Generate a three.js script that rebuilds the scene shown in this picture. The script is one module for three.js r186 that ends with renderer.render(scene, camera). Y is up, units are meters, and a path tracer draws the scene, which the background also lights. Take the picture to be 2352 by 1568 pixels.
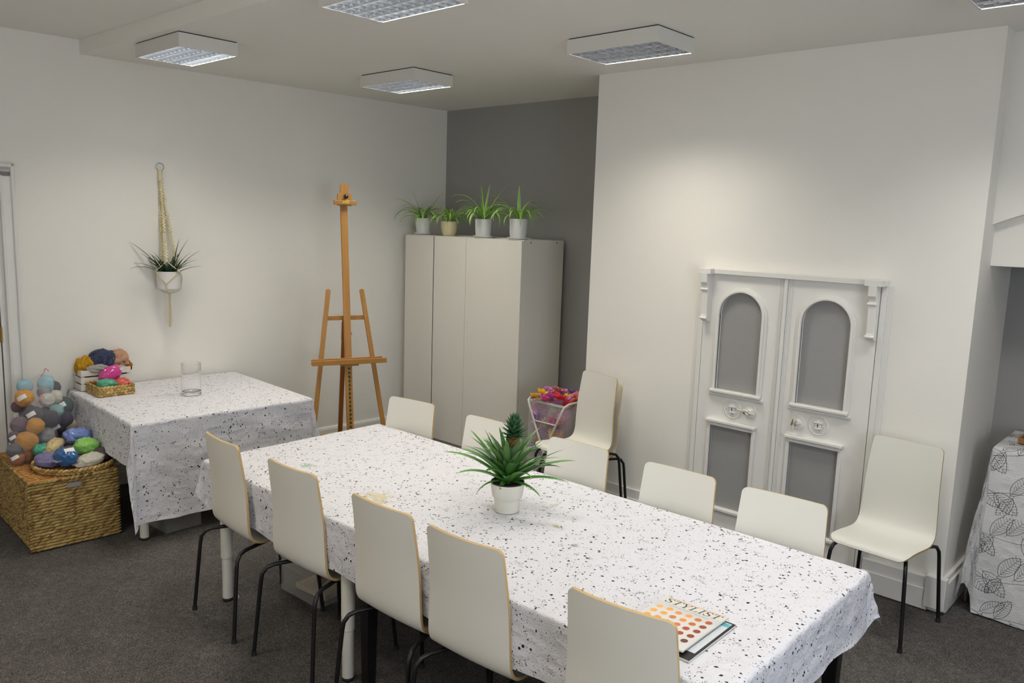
import * as THREE from 'three';
import { RoundedBoxGeometry } from 'three/addons/geometries/RoundedBoxGeometry.js';
import { mergeGeometries, mergeVertices, toCreasedNormals } from 'three/addons/utils/BufferGeometryUtils.js';
import { RectAreaLightUniformsLib } from 'three/addons/lights/RectAreaLightUniformsLib.js';
import { ImprovedNoise } from 'three/addons/math/ImprovedNoise.js';

// ---------- camera, exposure, light colours ----------
const scene = new THREE.Scene();
scene.background = new THREE.Color(0x000000);
const renderer = new THREE.WebGLRenderer({ antialias: true });
renderer.toneMapping = THREE.LinearToneMapping;
renderer.toneMappingExposure = 0.66;
renderer.shadowMap.enabled = true;
RectAreaLightUniformsLib.init();
const camera = new THREE.PerspectiveCamera(2 * Math.atan(784 / 1839.547) * 180 / Math.PI, 2352 / 1568, 0.05, 60);
{
  const yaw = 0.8284, pitch = 0.1485, roll = 0.0329;
  const f = new THREE.Vector3(Math.sin(yaw) * Math.cos(pitch), -Math.sin(pitch), -Math.cos(yaw) * Math.cos(pitch));
  const r0 = new THREE.Vector3(Math.cos(yaw), 0, Math.sin(yaw)), u0 = new THREE.Vector3().crossVectors(r0, f);
  const r = r0.clone().multiplyScalar(Math.cos(roll)).addScaledVector(u0, Math.sin(roll));
  const u = u0.clone().multiplyScalar(Math.cos(roll)).addScaledVector(r0, -Math.sin(roll));
  const m = new THREE.Matrix4().makeBasis(r, u, f.clone().negate());
  camera.quaternion.setFromRotationMatrix(m);
  camera.position.set(-5.1897, 1.966, 5.6702);
}
const LAMP_LEVEL = 105, DAY_LEVEL = 8.5, DUSK_LEVEL = 0.8;
const DUSK = new THREE.Color().setRGB(1.0, 0.93, 0.85);
const DAY = new THREE.Color().setRGB(0.86, 0.95, 1.09);
const TUBE_WARM = new THREE.Color().setRGB(1.0, 0.88, 0.70), TUBE_MID = new THREE.Color().setRGB(1.0, 0.945, 0.83), TUBE_COOL = new THREE.Color().setRGB(1.0, 0.965, 0.91);

// ---------- helpers ----------
const V = (x, y, z) => new THREE.Vector3(x, y, z);
function rng(seed) { let a = seed >>> 0; return () => { a = (a + 0x6D2B79F5) | 0; let t = Math.imul(a ^ (a >>> 15), 1 | a); t = (t + Math.imul(t ^ (t >>> 7), 61 | t)) ^ t; return ((t ^ (t >>> 14)) >>> 0) / 4294967296; }; }
const perlin = new ImprovedNoise();
const noise = (x, y, z = 0) => perlin.noise(x, y, z);
const used = {};
function numbered(n) { if (!(n in used)) { used[n] = 0; return n; } used[n]++; return n + '_' + String(used[n]).padStart(3, '0'); }
const lin = (r, g, b) => new THREE.Color().setRGB(r, g, b);
const hex = h => new THREE.Color(h);
function std(color, roughness = 0.6, o = {}) { return new THREE.MeshStandardMaterial({ color, roughness, metalness: 0, ...o }); }
function phys(color, roughness = 0.6, o = {}) { return new THREE.MeshPhysicalMaterial({ color, roughness, metalness: 0, ...o }); }
function metricUV(g, s = 1) {               // uv in metres by the face's main axis
  g = g.index ? g.toNonIndexed() : g;
  const p = g.attributes.position, uv = new Float32Array(p.count * 2), a = V(), b = V(), c = V(), n = V();
  for (let i = 0; i < p.count; i += 3) {
    a.fromBufferAttribute(p, i); b.fromBufferAttribute(p, i + 1); c.fromBufferAttribute(p, i + 2);
    n.crossVectors(b.clone().sub(a), c.clone().sub(a)); const x = Math.abs(n.x), y = Math.abs(n.y), z = Math.abs(n.z);
    [a, b, c].forEach((q, k) => {
      const [u, v] = x >= y && x >= z ? [q.z, q.y] : y >= z ? [q.x, q.z] : [q.x, q.y];
      uv[(i + k) * 2] = u * s; uv[(i + k) * 2 + 1] = v * s;
    });
  }
  g.setAttribute('uv', new THREE.BufferAttribute(uv, 2)); return g;
}
const strip = g => { const n = g.index ? g.toNonIndexed() : g; for (const k of Object.keys(n.attributes)) if (!['position', 'normal', 'uv', 'color'].includes(k)) n.deleteAttribute(k); if (!n.attributes.uv) n.setAttribute('uv', new THREE.BufferAttribute(new Float32Array(n.attributes.position.count * 2), 2)); if (!n.attributes.normal) n.computeVertexNormals(); return n; };
function merge(list) { list = (Array.isArray(list) ? list : [list]).map(strip); const c = list.some(g => g.attributes.color); if (c) list.forEach(g => { if (!g.attributes.color) g.setAttribute('color', new THREE.BufferAttribute(new Float32Array(g.attributes.position.count * 3).fill(1), 3)); }); return list.length === 1 ? list[0] : mergeGeometries(list); }
// box from its min and max corners
function bx(x0, x1, y0, y1, z0, z1, r = 0) {
  const w = x1 - x0, h = y1 - y0, d = z1 - z0;
  const g = r > 0 ? new RoundedBoxGeometry(w, h, d, 2, Math.min(r, w / 2.01, h / 2.01, d / 2.01)) : new THREE.BoxGeometry(w, h, d);
  return g.translate((x0 + x1) / 2, (y0 + y1) / 2, (z0 + z1) / 2);
}
// bar of section w x d between two points
function bar(a, b, w, d, r = 0.002, side = V(1, 0, 0)) {
  const dir = b.clone().sub(a), L = dir.length(); dir.normalize();
  const g = new RoundedBoxGeometry(w, L, d, 2, Math.min(r, w / 2.1, d / 2.1));
  const x = side.clone().addScaledVector(dir, -side.dot(dir)).normalize(), z = new THREE.Vector3().crossVectors(x, dir);
  return g.applyMatrix4(new THREE.Matrix4().makeBasis(x, dir, z).setPosition(a.clone().add(b).multiplyScalar(0.5)));
}
function cyl(a, b, r0, r1 = r0, seg = 20, open = false) {
  const dir = b.clone().sub(a), L = dir.length();
  const g = new THREE.CylinderGeometry(r1, r0, L, seg, 1, open);
  return g.applyQuaternion(new THREE.Quaternion().setFromUnitVectors(V(0, 1, 0), dir.normalize())).translate((a.x + b.x) / 2, (a.y + b.y) / 2, (a.z + b.z) / 2);
}
// tube through points with rounded bends
function bent(pts, r, bend = 0.04, radial = 10, per = 8) {
  const path = new THREE.CurvePath(); let prev = pts[0].clone(); let n = 0;
  for (let i = 1; i < pts.length; i++) {
    if (i < pts.length - 1) {
      const d0 = pts[i].clone().sub(pts[i - 1]), d1 = pts[i + 1].clone().sub(pts[i]);
      const t = Math.min(bend, d0.length() * 0.49, d1.length() * 0.49);
      const p = pts[i].clone().addScaledVector(d0.normalize(), -t), q = pts[i].clone().addScaledVector(d1.normalize(), t);
      path.add(new THREE.LineCurve3(prev, p)); path.add(new THREE.QuadraticBezierCurve3(p, pts[i].clone(), q)); prev = q; n += 2;
    } else { path.add(new THREE.LineCurve3(prev, pts[i].clone())); n++; }
  }
  return new THREE.TubeGeometry(path, n * per, r, radial, false);
}
const smoothTube = (pts, r, seg = 24, radial = 6) => new THREE.TubeGeometry(new THREE.CatmullRomCurve3(pts), seg, r, radial, false);
function lathe(prof, seg = 40) { return new THREE.LatheGeometry(prof.map(([r, y]) => new THREE.Vector2(r, y)), seg); }
const ball = (r, x = 0, y = 0, z = 0, w = 16, h = 12) => new THREE.SphereGeometry(r, w, h).translate(x, y, z);
function finish(m) { m.castShadow = true; m.receiveShadow = true; return m; }
function part(name, geos, material, parent, label) { const m = finish(new THREE.Mesh(merge(geos), material)); m.name = name; if (label) m.userData.label = label; parent.add(m); return m; }
function piece(name, geo, material, parent) { const m = finish(new THREE.Mesh(geo, material)); m.name = name; parent.add(m); return m; }
function thing(name, label, category, [x, y, z] = [0, 0, 0], turn = 0, group) {
  const o = new THREE.Group(); o.name = numbered(name); o.position.set(x, y, z); o.rotation.y = turn; o.userData = { label, category };
  if (group) o.userData.group = group; scene.add(o); return o;
}
function single(name, label, category, geos, material, [x, y, z] = [0, 0, 0], turn = 0, group) {
  const m = finish(new THREE.Mesh(merge(geos), material)); m.name = numbered(name); m.position.set(x, y, z); m.rotation.y = turn; m.userData = { label, category };
  if (group) m.userData.group = group; scene.add(m); return m;
}
function struct(name, geos, material, label, category) { const m = finish(new THREE.Mesh(merge(geos), material)); m.name = numbered(name); m.userData = { kind: 'structure', label, category }; scene.add(m); return m; }
function structGroup(name, label, category) { const o = new THREE.Group(); o.name = numbered(name); o.userData = { kind: 'structure', label, category }; scene.add(o); return o; }
function dup(o, label, [x, y, z], turn) { const c = o.clone(); c.name = numbered(o.name.replace(/_\d{3}$/, '')); c.userData = { ...o.userData, label }; c.position.set(x, y, z); c.rotation.y = turn; scene.add(c); return c; }
// the left wall stands three degrees off square: wall frame (t along it, n out from it)
const WA = 0.0515, CT = Math.cos(WA), ST = Math.sin(WA);
const W = (t, n, y) => [t * CT - n * ST, y, t * ST + n * CT];
const WTURN = -WA;

// ---------- textures ----------
function dataTex(n, fn, srgb = false, m = n) {
  const a = new Uint8Array(n * m * 4);
  for (let j = 0; j < m; j++) for (let i = 0; i < n; i++) { const c = fn(i, j); const k = (j * n + i) * 4; for (let q = 0; q < 3; q++) a[k + q] = Math.max(0, Math.min(255, Math.round(c[q]))); a[k + 3] = 255; }
  const t = new THREE.DataTexture(a, n, m); t.wrapS = t.wrapT = THREE.RepeatWrapping; t.magFilter = THREE.LinearFilter; t.minFilter = THREE.LinearMipmapLinearFilter; t.generateMipmaps = true;
  if (srgb) t.colorSpace = THREE.SRGBColorSpace; t.needsUpdate = true; return t;
}
// value noise that tiles
function tileNoise(n, cells, seed) {
  const R = rng(seed), g = Array.from({ length: cells * cells }, R);
  return (i, j) => { const x = i / n * cells, y = j / n * cells, x0 = Math.floor(x), y0 = Math.floor(y); let u = x - x0, v = y - y0; u = u * u * (3 - 2 * u); v = v * v * (3 - 2 * v); const at = (a, b) => g[((b % cells + cells) % cells) * cells + (a % cells + cells) % cells]; return (at(x0, y0) * (1 - u) + at(x0 + 1, y0) * u) * (1 - v) + (at(x0, y0 + 1) * (1 - u) + at(x0 + 1, y0 + 1) * u) * v; };
}
function rep(t, s, s2 = s) { const c = t.clone(); c.repeat.set(s, s2); c.needsUpdate = true; return c; }
const plasterTex = (() => { const a = tileNoise(512, 24, 3), b = tileNoise(512, 90, 4), c = tileNoise(512, 200, 5); return dataTex(512, (i, j) => { const v = 255 * (0.5 * a(i, j) + 0.3 * b(i, j) + 0.2 * c(i, j)); return [v, v, v]; }); })();
const carpetTex = (() => {
  const N = 1024, a = tileNoise(N, 512, 11), b = tileNoise(N, 300, 12), c = tileNoise(N, 40, 13), d = tileNoise(N, 7, 14), R = rng(15);
  const pix = new Float32Array(N * N); for (let i = 0; i < N * N; i++) pix[i] = R();
  return dataTex(N, (i, j) => { const f = 0.5 * a(i, j) + 0.5 * b(i, j); let v = 69 + 115 * (f - 0.5) + 12 * (c(i, j) - 0.5) + 9 * (d(i, j) - 0.5); const s = pix[(j >> 1) * N + (i >> 1)]; if (s > 0.95) v += 46; if (s < 0.08) v -= 26; return [v * 1.04, v * 0.985, v * 0.945]; }, true);
})();

// ---------- materials ----------
const M = {};
M.wall = std(hex('#efece4'), 0.75, { bumpMap: rep(plasterTex, 1.2), bumpScale: 0.0006 });
M.ceiling = std(hex('#eeece5'), 0.85, { bumpMap: rep(plasterTex, 0.8), bumpScale: 0.0006 });
M.grey = std(hex('#989795'), 0.55, { bumpMap: rep(plasterTex, 1.2), bumpScale: 0.0006 });
M.gloss = std(hex('#e9e7e2'), 0.38, { bumpMap: rep(plasterTex, 3), bumpScale: 0.0003 });
M.carpet = std(0xffffff, 0.95, { map: rep(carpetTex, 1 / 0.9), bumpMap: rep(carpetTex, 1 / 0.9), bumpScale: 0.004 });
M.enamel = std(hex('#dcdad3'), 0.62);
M.louvre = std(lin(0.62, 0.65, 0.70), 0.2, { metalness: 1 });
M.black = std(hex('#0b0b0c'), 0.42);
M.dark = std(hex('#151412'), 0.6);

// ---------- room shell ----------
const H = 2.959, HH = 3.05, CHX = -0.705, CZ0 = 2.275, CZ1 = 4.673, XL = -6.6, ZF = 7.4;
struct('floor', metricUV(bx(XL - 0.2, 0.2, -0.12, 0, -0.7, ZF + 0.2)), M.carpet, 'dark speckled grey-brown carpet covering the whole floor', 'floor');
// left wall with the opening of door_1, in the wall frame, turned
{
  const g = [bx(XL - 0.4, -4.46, 0, 3.3, -0.16, 0), bx(-3.66, 0.25, 0, 3.3, -0.16, 0), bx(-4.46, -3.66, 2.14, 3.3, -0.16, 0)].map(q => metricUV(q).rotateY(WTURN));
  struct('wall_left', g, M.wall, 'long white wall behind the wooden easel and the hanging planter', 'wall');
}
struct('wall_right', metricUV(bx(0, 0.16, 0, 3.3, -0.3, ZF + 0.2)), M.grey, 'dark grey painted wall at the back of the alcoves', 'wall');
struct('wall_chimney', metricUV(bx(CHX, 0, 0, 3.2, CZ0, CZ1)), M.wall, 'white chimney breast carrying the small arched double doors', 'wall');
struct('wall_front', [bx(XL - 0.2, -5.1, 0, 3.3, ZF, ZF + 0.16), bx(-3.3, 0.2, 0, 3.3, ZF, ZF + 0.16), bx(-5.1, -3.3, 0, 0.9, ZF, ZF + 0.16), bx(-5.1, -3.3, 2.5, 3.3, ZF, ZF + 0.16)].map(g => metricUV(g)), M.wall, 'plain white wall behind the viewer', 'wall');
struct('wall_far', [bx(XL - 0.16, XL, 0, 3.3, -0.6, 1.7), bx(XL - 0.16, XL, 0, 3.3, 4.3, ZF + 0.1), bx(XL - 0.16, XL, 0, 0.9, 1.7, 4.3), bx(XL - 0.16, XL, 2.5, 3.3, 1.7, 4.3)].map(g => metricUV(g)), M.wall, 'plain white wall beyond the left edge of the view', 'wall');
{ // ceiling: lower slab over the tables, higher slab to the left, the step between them runs a little off square
  const sh = new THREE.Shape(); const xs = z => -3.12 + 0.02 * z;
  sh.moveTo(xs(-0.7), -0.7); sh.lineTo(0.2, -0.7); sh.lineTo(0.2, ZF + 0.2); sh.lineTo(xs(ZF + 0.2), ZF + 0.2); sh.closePath();
  const low = new THREE.ExtrudeGeometry(sh, { depth: 0.34, bevelEnabled: false }).rotateX(Math.PI / 2).translate(0, H + 0.34, 0);
  const high = bx(XL - 0.2, -2.9, HH, HH + 0.25, -0.8, ZF + 0.2);
  struct('ceiling', [metricUV(low), metricUV(high)], M.ceiling, 'white ceiling with a shallow step running along its length', 'ceiling');
}
{ // alcove right of the chimney: arched upper wall, recessed lintel, shadowy grey recess below
  const sh = new THREE.Shape(); const z0 = CZ1, z1 = 6.9, span = z1 - z0;
  sh.moveTo(z0, 3.2); sh.lineTo(z0, 2.031);
  for (let k = 1; k <= 24; k++) { const t = k / 24; sh.lineTo(z0 + span * t, 2.031 + 0.24 * 4 * t * (1 - t)); }
  sh.lineTo(z1, 3.2); sh.closePath();
  const arch = new THREE.ExtrudeGeometry(sh, { depth: 0.3, bevelEnabled: false });
  arch.rotateY(-Math.PI / 2).translate(-0.245, 0, 0);
  struct('wall_arch', [metricUV(arch), metricUV(bx(-0.545, 0, 0, 3.2, z1, ZF))], M.wall, 'white upper wall with a shallow arched lower edge right of the chimney', 'wall');
  struct('wall_lintel', metricUV(bx(-0.49, -0.30, 1.822, 2.4, z0, z1)), M.wall, 'white lintel panel under the shallow arch right of the chimney', 'wall');
}
// skirting boards
function skirting(name, L, h, label, place) {
  const sh = new THREE.Shape(); sh.moveTo(0, 0); sh.lineTo(0.022, 0); sh.lineTo(0.022, h * 0.6); sh.lineTo(0.017, h * 0.62); sh.lineTo(0.017, h - 0.03); sh.quadraticCurveTo(0.016, h - 0.012, 0.006, h); sh.lineTo(0, h); sh.closePath();
  const g = new THREE.ExtrudeGeometry(sh, { depth: L, bevelEnabled: false }); // profile x out, y up, runs along +z
  return struct(name, metricUV(place(g)), M.gloss, label, 'skirting');
}
skirting('baseboard_left', 3.50, 0.155, 'white skirting board along the wall behind the easel', g => g.rotateY(-Math.PI / 2).translate(0, 0, 0).rotateY(WTURN));
skirting('baseboard_right', CZ0, 0.155, 'white skirting board at the foot of the grey alcove wall', g => g.rotateY(Math.PI).translate(0, 0, CZ0));
{
  const one = (z0, z1) => [bx(CHX - 0.022, CHX, 0.115, 0.185, z0, z1, 0.006), bx(CHX - 0.032, CHX, 0.005, 0.12, z0, z1, 0.004)];
  struct('baseboard_chimney', [...one(CZ0, 3.15), ...one(4.27, CZ1 - 0.055), bx(CHX - 0.045, CHX, 0.03, 0.20, CZ1 - 0.07, CZ1 + 0.03, 0.003), bx(CHX, -0.05, 0.005, 0.17, CZ1, CZ1 + 0.03, 0.005), bx(CHX, -0.05, 0.11, 0.20, CZ1, CZ1 + 0.02, 0.004), bx(CHX, -0.02, 0.005, 0.16, CZ0 - 0.022, CZ0, 0.005)], M.gloss, 'thick white two-step skirting around the foot of the chimney breast', 'skirting');
}
// ---------- one daylit window behind the viewer (frosted pane bright with the day outside) ----------
function dayWindow(name, w, h, at, turn, color, level, label) {   // local: x along the wall, +z into the wall
  const o = structGroup(name, label, 'window'), f = 0.06, x = w / 2; o.position.set(...at); o.rotation.y = turn;
  part('window_frame', [bx(-x, -x + f, 0, h, 0.02, 0.10), bx(x - f, x, 0, h, 0.02, 0.10), bx(-x + f, x - f, 0, f, 0.02, 0.10), bx(-x + f, x - f, h - f, h, 0.02, 0.10), bx(-x + f, x - f, h / 2 - 0.02, h / 2 + 0.02, 0.03, 0.09)], M.gloss, o);
  part('window_sill', bx(-x - 0.05, x + 0.05, -0.03, 0, -0.06, 0.02, 0.006), M.gloss, o);
  part('window_pane', bx(-x + 0.01, x - 0.01, 0.01, h - 0.01, 0.055, 0.065), std(lin(0.8, 0.8, 0.8), 0.5, { emissive: color, emissiveIntensity: 1.5 }), o);
  const L = new THREE.RectAreaLight(color, level, w - 2 * f, h - 2 * f); L.position.set(0, h / 2, 0.018); L.name = 'daylight'; o.add(L);
}
dayWindow('window_1', 1.8, 1.6, [-4.2, 0.9, ZF], 0, DAY, DAY_LEVEL, 'wide frosted window in the wall behind the viewer');
dayWindow('window_2', 2.6, 1.6, [XL, 0.9, 3.0], -Math.PI / 2, DUSK, DUSK_LEVEL, 'wide frosted window in the wall beyond the left edge');
// ---------- ceiling lights with aluminium louvres ----------
const SX = 0.358, SZ = 0.578, FH = 0.075;
const vee = (L, top, h) => { const s = new THREE.Shape(); s.moveTo(-top, 0); s.lineTo(top, 0); s.quadraticCurveTo(top * 0.3, -h * 0.5, 0.0009, -h); s.lineTo(-0.0009, -h); s.quadraticCurveTo(-top * 0.3, -h * 0.5, -top, 0); return new THREE.ExtrudeGeometry(s, { depth: L, bevelEnabled: false, curveSegments: 5 }).translate(0, 0, -L / 2); };
const bladeGeo = vee(SX - 0.010, 0.005, 0.034).rotateY(Math.PI / 2), ridgeGeo = vee(SZ - 0.014, 0.022, 0.036), sideGeo = (() => { const s = new THREE.Shape(); s.moveTo(0, 0); s.lineTo(0.022, 0); s.quadraticCurveTo(0.007, -0.018, 0.0015, -0.034); s.lineTo(0, -0.034); s.closePath(); return new THREE.ExtrudeGeometry(s, { depth: SZ - 0.014, bevelEnabled: false, curveSegments: 5 }).translate(0, 0, -(SZ - 0.014) / 2); })();
const tubeGeo = cyl(V(0, 0, -SZ / 2 + 0.03), V(0, 0, SZ / 2 - 0.03), 0.0075, 0.0075, 12);
function ceilingLight(x0, z0, label, color, y = H, k = 1) {
  const o = thing('ceiling_light', label, 'ceiling light', [x0 + SX / 2, y - FH - 0.006, z0 + SZ / 2], 0, 'square louvred ceiling lights');
  const w = SX / 2, d = SZ / 2, t = 0.004;
  part('housing', [bx(-w, w, FH - t, FH, -d, d), bx(-w, -w + t, 0, FH - t, -d, d), bx(w - t, w, 0, FH - t, -d, d), bx(-w + t, w - t, 0, FH - t, -d, -d + t), bx(-w + t, w - t, 0, FH - t, d - t, d), bx(-w + t, -w + 0.010, 0, 0.0025, -d + t, d - t), bx(w - 0.010, w - t, 0, 0.0025, -d + t, d - t), bx(-w + 0.010, w - 0.010, 0, 0.0025, -d + t, -d + 0.010), bx(-w + 0.010, w - 0.010, 0, 0.0025, d - 0.010, d - t)], M.enamel, o);
  part('mounting_strip', bx(-w + 0.006, w - 0.006, FH, FH + 0.006, -d + 0.006, d - 0.006), M.dark, o);
  const n = 9; for (let i = 0; i <= n + 1; i++) { const b = piece('louvre_blade', bladeGeo, M.louvre, o); b.position.set(0, 0.0348, -d + 0.0095 + (SZ - 0.019) * i / (n + 1)); }
  const lw = (SX - 0.022) / 4;
  for (let i = 1; i < 4; i++) { const b = piece('reflector', ridgeGeo, M.louvre, o); b.position.set((i - 2) * lw, 0.0368, 0); }
  for (const s of [-1, 1]) { const b = piece('reflector', sideGeo, M.louvre, o); b.position.set(s * (w - t - 0.0005), 0.0368, 0); if (s > 0) b.rotation.y = Math.PI; }
  const em = std(lin(0.9, 0.9, 0.9), 0.4, { emissive: color, emissiveIntensity: 2.5 });
  for (let i = 0; i < 4; i++) { const b = piece('fluorescent_tube', tubeGeo, em, o); b.position.set((i - 1.5) * lw, 0.058, 0); }
  const L = new THREE.RectAreaLight(color, LAMP_LEVEL * k, SX - 0.04, SZ - 0.04); L.rotation.x = -Math.PI / 2; L.position.set(0, 0.0445, 0); L.name = 'tube_light'; o.add(L);
  return o;
}
ceilingLight(-3.048, 0.526, 'louvred ceiling light nearest the ceiling step, above the side table', TUBE_MID);
ceilingLight(-1.610, 0.841, 'louvred ceiling light above the easel, nearest the grey alcove', TUBE_MID);
ceilingLight(-1.663, 2.771, 'louvred ceiling light in front of the white chimney breast', TUBE_MID);
ceilingLight(-3.056, 2.487, 'louvred ceiling light cut off by the top edge, above the long table', TUBE_MID);
ceilingLight(-1.757, 4.717, 'louvred ceiling light at the top right corner of the view', TUBE_COOL);
ceilingLight(-3.056, 4.45, 'louvred ceiling light behind the viewer right of the step', TUBE_COOL);
ceilingLight(-5.10, 1.9, 'warm louvred ceiling light on the higher ceiling beyond the left edge', TUBE_WARM, HH);
ceilingLight(-5.10, 4.6, 'warm louvred ceiling light on the higher ceiling above the viewer', TUBE_WARM, HH);
// ---------- door_1 in the left wall ----------
{
  const o = structGroup('door_1', 'white panelled door with moulded frame at the left edge', 'door'); o.rotation.y = WTURN;
  part('architrave', [bx(-3.632, -3.545, 0, 2.225, 0, 0.018, 0.005), bx(-3.570, -3.545, 0, 2.225, 0.0, 0.03, 0.008), bx(-3.632, -3.615, 0, 2.15, 0, 0.024, 0.006), bx(-4.57, -3.545, 2.14, 2.225, 0, 0.018, 0.005), bx(-4.57, -3.545, 2.20, 2.225, 0, 0.03, 0.008), bx(-4.57, -4.48, 0, 2.225, 0, 0.018, 0.005)], M.gloss, o);
  part('jamb', [bx(-3.664, -3.630, 0, 2.15, -0.14, 0.003), bx(-4.49, -4.456, 0, 2.15, -0.14, 0.003), bx(-4.49, -3.63, 2.125, 2.15, -0.14, 0.003)], M.gloss, o);
  part('door_leaf', [bx(-4.452, -3.670, 0.012, 2.12, -0.045, -0.006, 0.003), bx(-4.36, -4.10, 1.1, 2.0, -0.012, 0.0, 0.006), bx(-4.02, -3.76, 1.1, 2.0, -0.012, 0.0, 0.006), bx(-4.36, -4.10, 0.2, 0.9, -0.012, 0.0, 0.006), bx(-4.02, -3.76, 0.2, 0.9, -0.012, 0.0, 0.006)], M.gloss, o);
  part('hinge', [cyl(V(-3.667, 1.09, 0.002), V(-3.667, 1.19, 0.002), 0.006, 0.006, 10), bx(-3.69, -3.668, 1.09, 1.19, -0.008, -0.003)], std(hex('#a8884a'), 0.35, { metalness: 0.9 }), o, 'worn brass hinge');
}
// ---------- door_2: small arched double doors on the chimney breast ----------
{
  const o = structGroup('door_2', 'small white double doors with arched grey panels on the chimney breast', 'door');
  const out = (sh, depth, from, bev = 0) => new THREE.ExtrudeGeometry(sh, { depth: depth - bev, bevelEnabled: bev > 0, bevelThickness: bev, bevelSize: bev * 0.8, bevelOffset: -bev * 0.8, bevelSegments: 3, curveSegments: 20 }).rotateY(-Math.PI / 2).translate(CHX - from, 0, 0);
  const archPath = (P, z0, z1, y0, ys, yt) => { const r = (z1 - z0) / 2, c = (z0 + z1) / 2; P.moveTo(z0, y0); P.lineTo(z1, y0); P.lineTo(z1, ys); P.absellipse(c, ys, r, yt - ys, 0, Math.PI, false); P.lineTo(z0, y0); return P; };
  const rectPath = (P, z0, z1, y0, y1) => { P.moveTo(z0, y0); P.lineTo(z1, y0); P.lineTo(z1, y1); P.lineTo(z0, y1); P.lineTo(z0, y0); return P; };
  const SP = 1.452, TP = 1.588;
  const leaves = [{ z0: 3.19, z1: 3.706, a: [3.305, 3.58], l: [3.292, 3.568] }, { z0: 3.711, z1: 4.228, a: [3.819, 4.094], l: [3.805, 4.086] }];
  part('door_surround', [bx(CHX - 0.026, CHX, 0, 1.70, 3.155, 3.187, 0.004), bx(CHX - 0.026, CHX, 0, 1.70, 4.231, 4.262, 0.004), bx(CHX - 0.012, CHX, 0, 1.69, 3.13, 3.16, 0.004), bx(CHX - 0.012, CHX, 0, 1.69, 4.257, 4.29, 0.004)], M.gloss, o);
  part('cap_rail', [bx(CHX - 0.052, CHX, 1.692, 1.722, 3.16, 4.262, 0.003), bx(CHX - 0.10, CHX, 1.690, 1.724, 3.168, 3.258, 0.003), bx(CHX - 0.10, CHX, 1.690, 1.724, 4.162, 4.256, 0.003)], M.gloss, o);
  for (const c of [3.216, 4.208]) {
    const sh = new THREE.Shape(); sh.moveTo(0, 1.69); sh.lineTo(0.075, 1.69); sh.lineTo(0.072, 1.64); sh.quadraticCurveTo(0.05, 1.62, 0.052, 1.58); sh.lineTo(0.045, 1.44); sh.lineTo(0.05, 1.415); sh.quadraticCurveTo(0.04, 1.40, 0.0, 1.395); sh.closePath();
    const g = new THREE.ExtrudeGeometry(sh, { depth: 0.036, bevelEnabled: true, bevelThickness: 0.003, bevelSize: 0.003, bevelSegments: 1 }).rotateY(Math.PI).translate(CHX - 0.025, 0, c + 0.018);
    const k = part('corbel', g, M.gloss, o);
    part('corbel_bead', [cyl(V(CHX - 0.082, 1.595, c - 0.024), V(CHX - 0.082, 1.595, c + 0.024), 0.008, 0.008, 12), cyl(V(CHX - 0.076, 1.418, c - 0.024), V(CHX - 0.076, 1.418, c + 0.024), 0.008, 0.008, 12)], M.gloss, k);
  }
  for (const q of leaves) {
    const leaf = new THREE.Shape(); rectPath(leaf, q.z0, q.z1, 0.012, 1.69);
    leaf.holes.push(archPath(new THREE.Path(), q.a[0], q.a[1], 0.983, SP, TP), rectPath(new THREE.Path(), q.l[0], q.l[1], 0.235, 0.757));
    const lf = part('door_leaf', metricUV(out(leaf, 0.024, 0.0)), M.gloss, o);
    part('grey_panel', metricUV(bx(CHX - 0.008, CHX, 0.97, 1.60, q.a[0] - 0.01, q.a[1] + 0.01)), M.grey, lf, 'grey arched upper panel');
    part('grey_panel', metricUV(bx(CHX - 0.008, CHX, 0.22, 0.77, q.l[0] - 0.01, q.l[1] + 0.01)), M.grey, lf, 'grey rectangular lower panel');
    const band = wd => { const P = new THREE.Shape(), [a, b] = q.a, cc = (a + b) / 2, r = (b - a) / 2; P.moveTo(a - wd, 0.975); P.lineTo(a, 0.975); P.lineTo(a, SP); for (let k = 1; k < 24; k++) { const f = Math.PI * (1 - k / 24); P.lineTo(cc + r * Math.cos(f), SP + (TP - SP) * Math.sin(f)); } P.lineTo(b, SP); P.lineTo(b, 0.975); P.lineTo(b + wd, 0.975); P.lineTo(b + wd, SP); for (let k = 1; k < 24; k++) { const f = Math.PI * k / 24; P.lineTo(cc + (r + wd) * Math.cos(f), SP + (TP - SP + wd) * Math.sin(f)); } P.lineTo(a - wd, SP); P.closePath(); return P; };
    const ring = band(0.030), ring2 = band(0.017);
    part('arch_moulding', [out(ring, 0.012, 0.024, 0.004), out(ring2, 0.022, 0.024, 0.006)], M.gloss, lf);
    part('sill_moulding', [bx(CHX - 0.056, CHX - 0.01, 0.963, 0.985, q.a[0] - 0.03, q.a[1] + 0.03, 0.008), bx(CHX - 0.040, CHX - 0.01, 0.945, 0.966, q.a[0] - 0.042, q.a[1] + 0.042, 0.006)], M.gloss, lf);
    part('panel_moulding', [bx(CHX - 0.040, CHX - 0.01, 0.21, 0.76, q.l[0] - 0.022, q.l[0], 0.006), bx(CHX - 0.040, CHX - 0.01, 0.21, 0.76, q.l[1], q.l[1] + 0.022, 0.006), bx(CHX - 0.046, CHX - 0.01, 0.212, 0.237, q.l[0] - 0.022, q.l[1] + 0.022, 0.008)], M.gloss, lf);
    part('cornice_moulding', [bx(CHX - 0.044, CHX - 0.01, 0.752, 0.778, q.l[0] - 0.016, q.l[1] + 0.016, 0.007), bx(CHX - 0.058, CHX - 0.01, 0.775, 0.795, q.l[0] - 0.028, q.l[1] + 0.028, 0.006)], M.gloss, lf);
  }
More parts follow.
